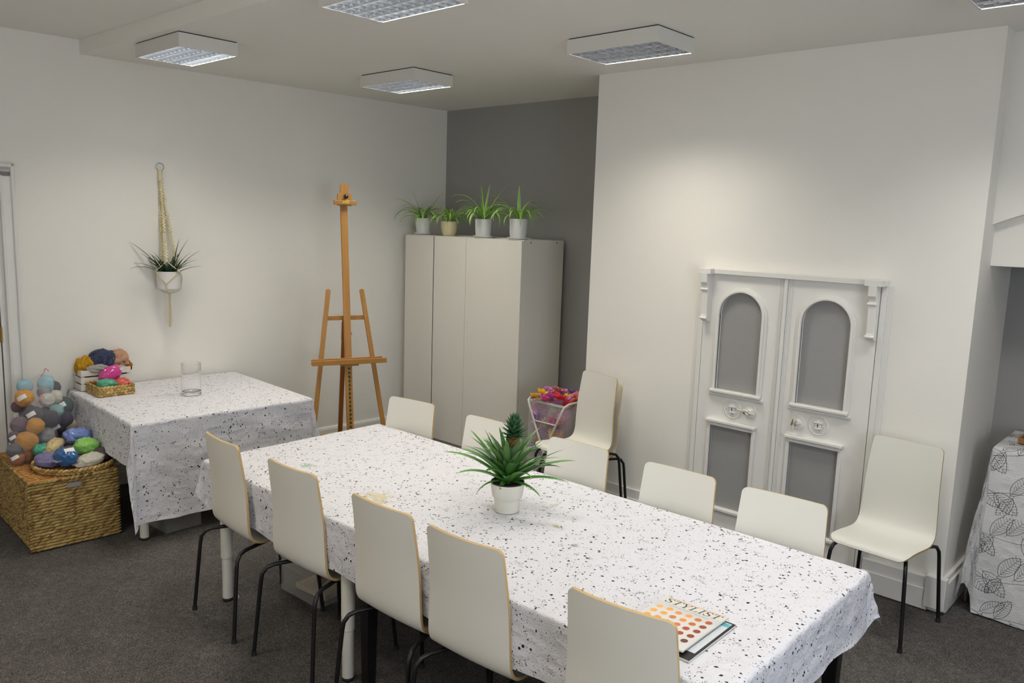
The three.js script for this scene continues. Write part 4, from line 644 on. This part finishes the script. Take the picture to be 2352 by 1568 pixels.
function netBag(label, list, neck, seed) {
  // skin that follows the balls it holds, gathered to a neck
  const cx = list.reduce((a, b) => a + b[1], 0) / list.length, cz = list.reduce((a, b) => a + b[3], 0) / list.length, y0 = TRUNK + 0.003, y1 = neck[1]; const U = 44, Vn = 26, pos = [], idx = [];
  for (let j = 0; j <= Vn; j++) { const y = y0 + (y1 - y0) * j / Vn; for (let i = 0; i <= U; i++) { const a = i / U * 6.2832, dx = Math.cos(a), dz = Math.sin(a); let r = 0.02;
    for (const b of list) { const dy = (y - b[2]) / (b[4] * 1.25); if (Math.abs(dy) >= 1) continue; const rr = b[4] * Math.sqrt(1 - dy * dy) + 0.006, px = b[1] - cx, pz = b[3] - cz, proj = px * dx + pz * dz, off = Math.abs(-px * dz + pz * dx); r = Math.max(r, proj + Math.sqrt(Math.max(0, rr * rr - Math.min(off, rr) ** 2)) * 1); }
    pos.push(a, y, r); } }
  const smooth = pos.slice(); const at = (j, i) => pos[(Math.max(0, Math.min(Vn, j)) * (U + 1) + ((i % U) + U) % U) * 3 + 2];
  for (let j = 0; j <= Vn; j++) for (let i = 0; i <= U; i++) { let s = 0, w = 0; for (let b = -2; b <= 2; b++) for (let a = -2; a <= 2; a++) { const k = 1 / (1 + a * a + b * b); s += k * Math.max(at(j + b, i + a), at(j, i) * 0.9); w += k; } smooth[(j * (U + 1) + i) * 3 + 2] = Math.max(s / w, at(j, i)); }
  const P = []; for (let k = 0; k < smooth.length; k += 3) { const a = smooth[k], y = smooth[k + 1], r = smooth[k + 2], f = Math.max(0, (y - (y1 - 0.10)) / 0.10), g = f * f; const x = cx + Math.cos(a) * r * (1 - 0.9 * g), z = cz + Math.sin(a) * r * (1 - 0.9 * g); P.push(x + (neck[0] - cx) * g * 0.6 + 0.004 * noise(a * 4, y * 20, seed), y, z + 0.004 * noise(a * 4 + 9, y * 20, seed)); }
  for (let j = 0; j < Vn; j++) for (let i = 0; i < U; i++) { const a = j * (U + 1) + i; idx.push(a, a + U + 1, a + 1, a + 1, a + U + 1, a + U + 2); }
  const g = new THREE.BufferGeometry(); g.setAttribute('position', new THREE.Float32BufferAttribute(P, 3)); g.setIndex(idx); g.computeVertexNormals();
  const o = thing('net_bag', label, 'bag', [0, 0, 0], WTURN); part('net', g, netM, o);
  part('drawstring', smoothTube([V(neck[0], y1 - 0.01, cz + 0.012), V(neck[0] + 0.02, y1 + 0.012, cz + 0.014), V(neck[0] + 0.028, y1 + 0.035, cz + 0.012), V(neck[0] + 0.045, y1 + 0.02, cz + 0.03)], 0.0028, 14, 6), std(hex('#d58aa0'), 0.7), o, 'pink drawstring');
}
netBag('taller translucent net bag of wool behind, leaning on the wall', BACK, [-3.52, 0.905], 1);
netBag('shorter translucent net bag of wool in front on the woven chest', FRONT, [-3.61, 0.785], 2);
// ---------- wool packets in clear film ----------
const filmM = phys(hex('#f2f4f6'), 0.08, { transparent: true, opacity: 0.32, side: THREE.DoubleSide });
function packet(kind, label, pos, size, c, turn, tilt, o = {}) {
  const t = thing('wool_packet', label, 'wool packet', pos, turn, o.group); const inner = new THREE.Group();
  const [a, b, d] = size; const lump = new THREE.SphereGeometry(1, 28, 20), p = lump.attributes.position, v = V(), sd = o.seed || 1;
  for (let i = 0; i < p.count; i++) { v.fromBufferAttribute(p, i); const q = v.clone(); v.set(Math.sign(q.x) * Math.pow(Math.abs(q.x), 0.8), Math.sign(q.y) * Math.pow(Math.abs(q.y), 0.85), Math.sign(q.z) * Math.pow(Math.abs(q.z), 0.8)); const k = 1 + 0.13 * noise(q.x * 1.8 + sd, q.y * 1.8, q.z * 1.8) + 0.05 * Math.sin((q.x * 2 + q.z * 3 + 2 * noise(q.x * 2, q.y * 2, q.z * 2 + sd)) * 5); p.setXYZ(i, v.x * a * k, v.y * b * k, v.z * d * k); }
  lump.computeVertexNormals(); const tiltG = g => g.rotateX(tilt[0]).rotateZ(tilt[1]);
  part('wool', tiltG(lump.clone()), wool(c, 1), t);
  // film flaps at both ends of the packet
  const flap = (s) => { const g = new THREE.PlaneGeometry(a * 0.55, d * 1.7, 6, 8), q = g.attributes.position; for (let i = 0; i < q.count; i++) q.setZ(i, 0.006 * noise(q.getX(i) * 60 + sd, q.getY(i) * 40, sd)); return g.rotateX(-Math.PI / 2).translate(s * a * 1.12, 0, 0); };
  part('clear_film', tiltG(flap(sd % 2 ? 1 : -1)), filmM, t, 'clear plastic film');
  if (o.label) part('paper_label', new THREE.BoxGeometry(a * 0.95, 0.0012, d * 0.42).rotateX(0.75).translate(0, b * 0.88, d * 0.62), paperM, t, 'white paper label');
  return t;
}
{
  const TRAYP = [['periwinkle blue', -3.405, 0.545, 0.545, '#6f86c4', [0.085, 0.048, 0.06], 0.3], ['pale yellow', -3.545, 0.515, 0.60, '#ecd29a', [0.088, 0.040, 0.042], 1.0], ['teal green', -3.605, 0.50, 0.585, '#3f9a80', [0.07, 0.038, 0.045], 0.8], ['petrol blue', -3.540, 0.495, 0.800, '#1c5690', [0.058, 0.055, 0.080], 0.15], ['lime green', -3.400, 0.515, 0.715, '#86c25a', [0.072, 0.050, 0.060], 0.25], ['dark brown', -3.335, 0.475, 0.785, '#4b3f42', [0.055, 0.038, 0.05], -0.3], ['lavender', -3.625, 0.475, 0.735, '#6f6896', [0.065, 0.042, 0.062], -0.5], ['ivory', -3.425, 0.470, 0.860, '#d5d0bf', [0.075, 0.038, 0.055], 0.25]];
  TRAYP.forEach(([k, t, y, n, c, s, tw], i) => packet(k, `${k} wool packet in clear film on the round tray`, W(t, n, y), s, c, WTURN + tw, [0.15 * (i % 3 - 1) + 0.1, 0.12 * (i % 2 ? 1 : -1)], { seed: i * 3 + 1, label: i === 3, group: 'wool packets on the round tray' }));
}
// ---------- slatted crate with wool rovings on the side table ----------
const ST_Y = 0.7445;
{
  const o = inWall('slatted_crate', 'small white slatted wooden crate on the side table against the wall', 'crate', -3.100, 0.088, ST_Y); const w = 0.158, d = 0.078, h = 0.138, m = std(hex('#dedad2'), 0.55);
  for (const sx of [-1, 1]) for (const sz of [-1, 1]) part('corner_post', bx(sx * (w - 0.012) - 0.010, sx * (w - 0.012) + 0.010, 0, h, sz * (d - 0.012) - 0.008, sz * (d - 0.012) + 0.008, 0.001), m, o);
  for (const [y0, y1] of [[0.002, 0.042], [0.052, 0.090], [0.100, 0.138]]) {
    for (const sz of [-1, 1]) part('slat', bx(-w, w, y0, y1, sz * d - 0.003, sz * d + 0.003, 0.001), m, o);
    for (const sx of [-1, 1]) part('slat', bx(sx * w - 0.003, sx * w + 0.003, y0, y1, -d, d, 0.001), m, o);
  }
  part('bottom_board', bx(-w + 0.003, w - 0.003, 0.004, 0.010, -d + 0.003, d - 0.003), m, o);
}
function roving(name, label, at, rad, c, seed, n, tr) {   // a clump of thick carded wool strands
  const R = rng(seed), o = thing(name, label, 'wool', at, WTURN, 'wool rovings in the white crate'); const base = bright(c);
  const tex = rep(fibreTex, 6, 1); const m = phys(base, 0.85, { map: tex, bumpMap: tex, bumpScale: 0.006, sheen: 0.5, sheenColor: base, sheenRoughness: 0.5 });
  part('core', new THREE.SphereGeometry(1, 20, 14).scale(rad[0] * 0.72, rad[1] * 0.72, rad[2] * 0.72), m, o);
  const g = []; for (let k = 0; k < n; k++) { const ax = V(R() - 0.5, R() - 0.5, R() - 0.5).normalize(), b = V(R() - 0.5, R() - 0.5, R() - 0.5).cross(ax).normalize(), c2 = new THREE.Vector3().crossVectors(ax, b), ph = R() * 6.28, span = 2.2 + R() * 2.2, lift = (R() - 0.5) * 0.9; const pts = []; for (let i = 0; i <= 9; i++) { const a = ph + span * i / 9, q = b.clone().multiplyScalar(Math.cos(a)).addScaledVector(c2, Math.sin(a)).addScaledVector(ax, lift * (i / 9 - 0.5)).normalize(); pts.push(V(q.x * rad[0], q.y * rad[1], q.z * rad[2]).multiplyScalar(0.78 + 0.24 * R())); } g.push(smoothTube(pts, tr * (0.8 + 0.5 * R()), 22, 8)); }
  part('strands', g, m, o);
}
roving('wool_roving', 'mustard yellow wool roving at the left of the white crate', W(-3.205, 0.085, ST_Y + 0.145), [0.062, 0.072, 0.06], '#cf9a12', 301, 22, 0.013);
roving('wool_roving', 'big navy blue wool roving heaped in the middle of the white crate', W(-3.095, 0.088, ST_Y + 0.175), [0.092, 0.085, 0.062], '#3b4260', 302, 40, 0.012);
roving('wool_roving', 'peach wool roving at the right of the white crate', W(-2.995, 0.090, ST_Y + 0.165), [0.062, 0.078, 0.058], '#eab692', 303, 20, 0.015);
roving('wool_roving', 'ochre wool roving at the right end of the white crate', W(-2.945, 0.085, ST_Y + 0.135), [0.034, 0.042, 0.05], '#b26a10', 304, 12, 0.010);
roving('wool_roving', 'light grey wool roving on the front edge of the white crate', W(-3.150, 0.150, ST_Y + 0.140), [0.075, 0.024, 0.022], '#bdbab2', 305, 14, 0.010);
// ---------- small braided basket ----------
{
  const o = inWall('braided_basket', 'small rectangular braided basket of wool packets on the side table', 'basket', -3.118, 0.300, ST_Y, 0.02); const w = 0.112, d = 0.118, h = 0.066, R = rng(310);
  part('basket_base', metricUV(bx(-w + 0.006, w - 0.006, 0.001, 0.008, -d + 0.006, d - 0.006)), M.rush, o);
  part('lining', [bx(-w + 0.006, -w + 0.010, 0.004, h - 0.004, -d + 0.006, d - 0.006), bx(w - 0.010, w - 0.006, 0.004, h - 0.004, -d + 0.006, d - 0.006), bx(-w + 0.006, w - 0.006, 0.004, h - 0.004, -d + 0.006, -d + 0.010), bx(-w + 0.006, w - 0.006, 0.004, h - 0.004, d - 0.010, d - 0.006)].map(g => metricUV(g)), M.rush, o);
  for (let k = 0; k < 4; k++) {
    const y = 0.0085 + k * 0.0163, sl = k % 2 ? 0.5 : -0.5; const g = [];
    g.push(ropeRow(R, w * 2, s => V(-w + s, y, d - 0.002), () => [V(1, 0, 0), V(0, 0, 1)], 0.018, 0.023, 0.0075, sl, 0.78, 0.5, PALE), ropeRow(R, d * 2, s => V(-w + 0.002, y, -d + s), () => [V(0, 0, 1), V(-1, 0, 0)], 0.018, 0.023, 0.0075, sl, 0.78, 0.5, PALE), ropeRow(R, d * 2, s => V(w - 0.002, y, -d + s), () => [V(0, 0, 1), V(1, 0, 0)], 0.018, 0.023, 0.0075, sl, 0.78, 0.5, PALE), ropeRow(R, w * 2, s => V(-w + s, y, -d + 0.002), () => [V(1, 0, 0), V(0, 0, -1)], 0.018, 0.023, 0.0075, sl, 0.78, 0.5, PALE));
    part('braided_row', g, M.straw, o);
  }
  const gp = 'wool packets in the braided basket';
  packet('green', 'green wool packet in clear film in the braided basket', W(-3.150, 0.335, ST_Y + 0.058), [0.066, 0.044, 0.052], '#3d9474', WTURN + 0.2, [0.1, 0], { seed: 21, group: gp });
  packet('red', 'coral red wool packet in clear film in the braided basket', W(-3.052, 0.315, ST_Y + 0.052), [0.056, 0.042, 0.055], '#cf4f3c', WTURN - 0.2, [0.1, 0.05], { seed: 22, group: gp });
  packet('pink', 'bright pink wool packet standing tall in the braided basket', W(-3.098, 0.245, ST_Y + 0.110), [0.075, 0.055, 0.040], '#e83fa4', WTURN + 0.1, [0.1, 0.55], { seed: 23, group: gp });
}
// ---------- glass vase ----------
{
  const glass = phys(0xffffff, 0.02, { transmission: 1, thickness: 0.05, ior: 1.45 });
  single('glass_vase', 'clear cylindrical glass vase standing on the side table', 'vase', lathe([[0, 0], [0.058, 0], [0.062, 0.004], [0.0625, 0.212], [0.0605, 0.2135], [0.0590, 0.212], [0.0585, 0.030], [0.050, 0.022], [0, 0.020]], 56), glass, W(-2.722, 0.660, ST_Y + 0.001));
}
// ---------- clear storage boxes under the tables ----------
const clearFilm = phys(hex('#d6d4cc'), 0.25, { transparent: true, opacity: 0.15, side: THREE.DoubleSide });
const clearM = phys(hex('#c9c7be'), 0.3, { transparent: true, opacity: 0.3, side: THREE.DoubleSide });
function clearBox(label, at, turn, w, d, h) {
  const o = thing('storage_box', label, 'storage box', at, turn); const t = 0.004, e = 0.016;
  const wall = (k) => [bx(-w, -w + t, 0.004, h, -d, d), bx(w - t, w, 0.004, h, -d, d), bx(-w + t, w - t, 0.004, h, -d, -d + t), bx(-w + t, w - t, 0.004, h, d - t, d), bx(-w, w, 0, 0.004, -d, d)];
  part('box_body', wall(), clearFilm, o);
  part('box_rim', [bx(-w - e, -w, h - 0.035, h - 0.031, -d - e, d + e), bx(w, w + e, h - 0.035, h - 0.031, -d - e, d + e), bx(-w, w, h - 0.035, h - 0.031, -d - e, -d), bx(-w, w, h - 0.035, h - 0.031, d, d + e), bx(-w - 0.004, w + 0.004, h - 0.003, h, -d - 0.004, -d), bx(-w - 0.004, w + 0.004, h - 0.003, h, d, d + 0.004), bx(-w - 0.004, -w, h - 0.003, h, -d, d), bx(w, w + 0.004, h - 0.003, h, -d, d)], clearM, o);
  return o;
}
clearBox('clear plastic storage box under the long table behind the near chairs', [-2.865, 0, 2.250], 0.05, 0.165, 0.165, 0.185);
single('card_sheet', 'ochre card standing in the clear box under the long table', 'card', new THREE.BoxGeometry(0.20, 0.12, 0.004).rotateX(-0.3), std(hex('#a67c34'), 0.7), [-2.90, 0.13, 2.28], 0.6);
single('card_block', 'pale folded papers in the clear box under the long table', 'papers', [bx(-0.11, 0.11, 0, 0.03, -0.12, 0.12, 0.004)], std(hex('#b9ad97'), 0.8), [-2.86, 0.0055, 2.25], 0.1);
{ const p = W(-2.995, 0.985, 0); clearBox('low clear plastic box on the carpet under the side table', p, WTURN + 0.08, 0.115, 0.14, 0.16); }
// ---------- basket of artificial flowers on a crossed tube frame ----------
{
  const x0 = -0.875, x1 = -0.505, z0 = 1.880, z1 = 2.235, zc = (z0 + z1) / 2, yt = 0.700, tubeM = std(hex('#d3d0c6'), 0.4);
  const o = thing('folding_basket', 'clear liner basket on a white crossed tube frame next to the wardrobe', 'basket', [0, 0, 0]);
  for (const [za, zb] of [[z0, z1 - 0.035], [z1, z0 + 0.035]]) part('tube_frame', bent([V(x0, 0, zb), V(x0, yt, za), V(x1, yt, za), V(x1, 0, zb)], 0.0085, 0.045, 10, 8), tubeM, o);
  part('cross_bar', [bent([V(x0, 0.54, 1.955), V(x0, 0.54, 2.160)], 0.006, 0.01, 8, 4), bent([V(x1, 0.54, 1.955), V(x1, 0.54, 2.160)], 0.006, 0.01, 8, 4)], tubeM, o);
  const bag = (x0b, x1b, z0b, z1b) => { const g = []; const face = (a, b, c, d) => { const p = new THREE.PlaneGeometry(1, 1, 16, 16), q = p.attributes.position; for (let i = 0; i < q.count; i++) { const u = q.getX(i) + 0.5, v = q.getY(i) + 0.5; const P = a.clone().lerp(b, u).lerp(d.clone().lerp(c, u), v); const k = Math.sin(Math.PI * u) * Math.sin(Math.PI * Math.min(1, v)) ; P.x += 0.008 * k * noise(P.z * 16, P.y * 14, 2); P.z += 0.008 * k * noise(P.x * 16, P.y * 14, 5); q.setXYZ(i, P.x, P.y, P.z); } p.computeVertexNormals(); return p; }; const yb = 0.20, Y = 0.685; const A = V(x0b, yb, z0b), B = V(x0b, yb, z1b), C = V(x0b, Y, z1b), D = V(x0b, Y, z0b), E = V(x1b, yb, z0b), F2 = V(x1b, yb, z1b), G = V(x1b, Y, z1b), Hh = V(x1b, Y, z0b); g.push(face(A, B, C, D), face(F2, E, Hh, G), face(B, F2, G, C), face(E, A, D, Hh), face(A, B, F2, E)); return g; };
  part('clear_liner', bag(x0 + 0.014, x1 - 0.014, z0 + 0.006, z1 - 0.006), phys(hex('#e6e2e0'), 0.3, { transparent: true, opacity: 0.3, side: THREE.DoubleSide }), o, 'clear plastic liner bag');
  part('liner_hem', [bx(x0 + 0.008, x0 + 0.018, 0.672, 0.690, z0 + 0.006, z1 - 0.006, 0.003), bx(x1 - 0.018, x1 - 0.008, 0.672, 0.690, z0 + 0.006, z1 - 0.006, 0.003), bx(x0 + 0.014, x1 - 0.014, 0.672, 0.690, z0 + 0.004, z0 + 0.012, 0.003), bx(x0 + 0.014, x1 - 0.014, 0.672, 0.690, z1 - 0.012, z1 - 0.004, 0.003)], phys(hex('#d8d4ce'), 0.4, { transparent: true, opacity: 0.7 }), o);
  // flowers
  const petalShape = (w, l, cup, ruffle, seed) => { const g = new THREE.PlaneGeometry(1, 1, 4, 4), q = g.attributes.position; for (let i = 0; i < q.count; i++) { const u = q.getX(i) * 2, v = q.getY(i) + 0.5; const ww = w * Math.pow(Math.sin(Math.PI * Math.min(0.92, 0.12 + v * 0.75)), 0.8); q.setXYZ(i, u * ww * 0.5, cup * v * v * l + ruffle * Math.sin(u * 7 + seed) * v, v * l); } g.computeVertexNormals(); return g; };
  const head = (kind, R) => { const g = []; const layers = kind === 0 ? [[9, 0.040, 0.15], [8, 0.032, 0.55], [7, 0.024, 1.0], [5, 0.016, 1.5]] : kind === 1 ? [[6, 0.042, 0.25], [5, 0.030, 0.8]] : [[13, 0.038, 0.2], [12, 0.032, 0.55], [9, 0.024, 1.0], [6, 0.016, 1.4]]; layers.forEach(([n, l, up], a) => { for (let k = 0; k < n; k++) g.push(petalShape(kind === 2 ? l * 0.42 : l * 0.85, l, kind === 1 ? 0.3 : 0.18, kind === 1 ? 0.002 : 0.004, k + a).rotateX(-up).rotateY(k / n * 6.283 + a * 0.4 + R() * 0.2)); }); if (kind === 1) g.push(ball(0.007, 0, 0.008, 0, 8, 6)); return merge(g); };
  const R = rng(330), heads = [0, 1, 2].map(k => head(k, R)); const fm = {}; const fmat = c => fm[c] ||= phys(hex(c), 0.7, { transmission: 0.3, thickness: 0 });
  const named = { '#f26ab6': 'hot pink', '#ecaad8': 'orchid pink', '#f8a8a6': 'salmon pink', '#a97fd0': 'violet', '#fbd030': 'yellow', '#dd2a38': 'red', '#f6dcc2': 'pale apricot', '#f28a48': 'orange' };
  const topList = [['#fbd030', 1, -0.83, 1.915], ['#fbd030', 1, -0.79, 1.945], ['#a97fd0', 0, -0.72, 1.935], ['#a97fd0', 0, -0.78, 2.005], ['#f8a8a6', 2, -0.63, 1.955], ['#f8a8a6', 2, -0.66, 2.03], ['#f26ab6', 0, -0.85, 2.03], ['#f26ab6', 0, -0.835, 2.085], ['#ecaad8', 2, -0.80, 2.11], ['#ecaad8', 2, -0.74, 2.145], ['#dd2a38', 0, -0.83, 2.165], ['#dd2a38', 1, -0.79, 2.195], ['#fbd030', 1, -0.70, 2.12], ['#f8a8a6', 2, -0.68, 2.18], ['#f6dcc2', 0, -0.84, 1.965], ['#dd2a38', 0, -0.715, 2.00], ['#a97fd0', 1, -0.60, 2.08], ['#f28a48', 0, -0.62, 2.15], ['#ecaad8', 2, -0.57, 1.98], ['#f26ab6', 0, -0.58, 2.19], ['#f6dcc2', 1, -0.55, 2.05], ['#f8a8a6', 0, -0.555, 1.93], ['#ecaad8', 2, -0.68, 1.91]];
  topList.forEach(([c, k, x, z], i) => { const f = thing('artificial_flower', `${named[c]} artificial flower at the ${x < -0.77 ? 'front' : x < -0.66 ? 'middle' : 'back'} ${z < 1.98 ? 'left' : z < 2.1 ? 'centre' : 'right'} of the basket heap`, 'flower', [x, 0.684 + 0.03 * Math.sin(i * 2.1) + 0.014, z], i, 'artificial flowers heaped in the liner basket'); const s = (k === 1 ? 1.15 : 1.3); f.scale.setScalar(s); const p = piece('petals', heads[k], fmat(c), f); p.rotation.set((R() - 0.5) * 0.9, 0, (R() - 0.5) * 0.9); if (i % 3 === 0) { const l = piece('leaf', strapLeaf(0.05, 0.026, i, -0.2, 0.6, { seg: 4 }), fmat('#2f4a24'), f); l.position.y = -0.006; } });
  const cols = Object.keys(named);
  for (let i = 0; i < 52; i++) { const side = i % 2; const x = side ? x0 + 0.05 + R() * 0.04 : x0 + 0.05 + R() * 0.26, z = side ? z0 + 0.045 + R() * (z1 - z0 - 0.09) : z0 + 0.045 + R() * 0.05, y = 0.25 + R() * 0.37; const c = ['#f26ab6', '#ecaad8', '#f8a8a6', '#f6dcc2', '#dd2a38', '#ecaad8', '#fbd030', '#a97fd0'][Math.floor(R() * 8)]; const f = thing('artificial_flower', `${named[c]} artificial flower ${y > 0.5 ? 'high' : y > 0.37 ? 'halfway' : 'low'} behind the ${side ? 'front' : 'left'} of the clear liner, ${side ? (z < 2.0 ? 'left part' : z < 2.11 ? 'middle' : 'right part') : (x < -0.7 ? 'near part' : 'far part')}`, 'flower', [x, y, z], R() * 6.28, 'artificial flowers inside the liner basket'); f.scale.setScalar(1.45); const p = piece('petals', heads[i % 3], fmat(c), f); p.rotation.set((R() - 0.5) * 2.4, 0, 0.9 + (R() - 0.5)); }
}
// ---------- table covered with a leaf-print cloth in the right alcove ----------
{
  const cv = document.createElement('canvas'); cv.width = cv.height = 1536; const c = cv.getContext('2d'); c.fillStyle = '#d2d1d1'; c.fillRect(0, 0, 1536, 1536); c.strokeStyle = '#1b1b1f'; c.lineCap = 'round'; const R = rng(401); const N = 1536;
  const leaf = (x, y, a, l) => { const w = l * (0.24 + R() * 0.07), bendA = (R() - 0.5) * 0.3; c.save(); c.translate(x, y); c.rotate(a); c.lineWidth = 3.6; c.beginPath(); c.moveTo(0, 0); c.bezierCurveTo(l * 0.25, -w * 1.25, l * 0.7, -w * 1.15, l, l * bendA * 0.3); c.bezierCurveTo(l * 0.75, w * 1.0, l * 0.25, w * 1.2, 0, 0); c.stroke(); c.lineWidth = 2.2; c.beginPath(); c.moveTo(-l * 0.1, 0); c.quadraticCurveTo(l * 0.5, l * bendA * 0.1, l, l * bendA * 0.3); c.stroke(); c.lineWidth = 2.5; for (let k = 1; k < 9; k++) { const t = k / 9.5, px = l * t, e = Math.sin(Math.PI * Math.min(0.95, t * 0.9 + 0.05)); for (const s of [-1, 1]) { c.beginPath(); c.moveTo(px, 0); c.quadraticCurveTo(px + l * 0.06, s * w * e * 0.4, px + l * 0.12, s * w * e * 0.78); c.stroke(); } } c.restore(); };
  for (let j = 0; j < 4; j++) { const y0 = 190 + j * 384; c.lineWidth = 3; c.beginPath(); c.moveTo(-20, y0); for (let k = 1; k <= 12; k++) c.lineTo(k * 130, y0 + 40 * Math.sin(k * 0.9 + j)); c.stroke(); for (let k = 0; k < 6; k++) { const x = 60 + k * 256 + (j % 2) * 110, y = y0 + 30 * Math.sin(k + j), up = k % 2 ? 1 : -1; leaf(x, y, up * (0.7 + R() * 0.5), 225 + R() * 50); leaf(x + 128, y, -up * (0.5 + R() * 0.5), 215 + R() * 50); if (k % 2) leaf(x + 150, y + 20, up * (1.9 + R() * 0.4), 200 + R() * 40);  } }
  for (let k = 0; k < 9; k++) { const x = R() * N, y = R() * N; for (const [dx, dy] of [[0, 0], [54, 20]]) { c.lineWidth = 1.6; c.beginPath(); c.arc(x + dx, y + dy, 29, 0, 7); c.stroke(); for (let q = 0; q < 110; q++) { const a = R() * 6.28, r = Math.sqrt(R()) * 27; c.fillStyle = '#3a3a3e'; c.fillRect(x + dx + Math.cos(a) * r, y + dy + Math.sin(a) * r, 2.4, 2.4); } } c.lineWidth = 2; c.beginPath(); c.moveTo(x + 20, y - 20); c.lineTo(x + 36, y - 70); c.stroke(); c.fillStyle = '#26262a'; for (const [a, b] of [[36, -72], [52, -66], [60, -50]]) { c.beginPath(); c.arc(x + a, y + b, 5, 0, 7); c.fill(); } }
  const t = new THREE.CanvasTexture(cv); t.colorSpace = THREE.SRGBColorSpace; t.wrapS = t.wrapT = THREE.RepeatWrapping; const m = std(0xffffff, 0.85, { map: rep(t, 1 / 0.86), bumpMap: rep(creaseTex, 1.4), bumpScale: 0.007 });
  const tb = thing('cabinet_table', 'small table hidden under the leaf print cloth in the right alcove', 'table', [0, 0, 0]);
  part('table_top', bx(-0.495, -0.03, 0.86, 0.892, 4.80, 5.80, 0.004), M.board, tb); for (const x of [-0.47, -0.06]) for (const z of [4.83, 5.77]) part('leg', bx(x - 0.02, x + 0.02, 0, 0.86, z - 0.02, z + 0.02), M.board, tb);
  const g = drape(-0.505, -0.02, 4.795, 5.81, 0.896, { x0: 0.895, x1: 0.01, z0: 0.88, z1: 0.5 }, { x0: 0.10, x1: 0, z0: 0.055, z1: 0 }, { seed: 12, fold: 0.014, freq: 3, cone: 0.06, short: 0.41, hem: 0.004, fine: 0.02, r: 0.008 });
  { const q = g.attributes.uv; for (let i = 0; i < q.count; i++) q.setXY(i, q.getY(i), q.getX(i)); }
  const o = thing('leaf_print_cloth', 'pale cloth with black leaf drawings hanging to the floor at the right edge', 'tablecloth', [0, 0, 0]); part('cloth_sheet', g, m, o);
  const tr = thing('wooden_tray', 'shallow wood-edged dark tray on the leaf print cloth', 'tray', [-0.225, 0.902, 5.040], 0.0);
  const wm = std(hex('#9c6a38'), 0.5, { map: rep(woodTex, 5, 1) }); part('tray_edge', [bx(-0.14, -0.128, 0, 0.03, -0.17, 0.17, 0.002), bx(0.128, 0.14, 0, 0.03, -0.17, 0.17, 0.002), bx(-0.128, 0.128, 0, 0.03, -0.17, -0.158, 0.002), bx(-0.128, 0.128, 0, 0.03, 0.158, 0.17, 0.002)].map(q => metricUV(q)), wm, tr); part('tray_floor', bx(-0.13, 0.13, 0.001, 0.010, -0.16, 0.16), std(hex('#33261d'), 0.6), tr);
}
// ---------- scrap of thread on the carpet ----------
single('thread_scrap', 'short curl of white thread on the carpet by the table leg', 'thread', smoothTube([V(0, 0.003, -0.02), V(0.006, 0.006, -0.005), V(0.004, 0.004, 0.012), V(-0.006, 0.003, 0.025)], 0.0014, 14, 5), std(hex('#d8d6d0'), 0.8), [-3.251, 0.001, 2.02]);
renderer.render(scene, camera);
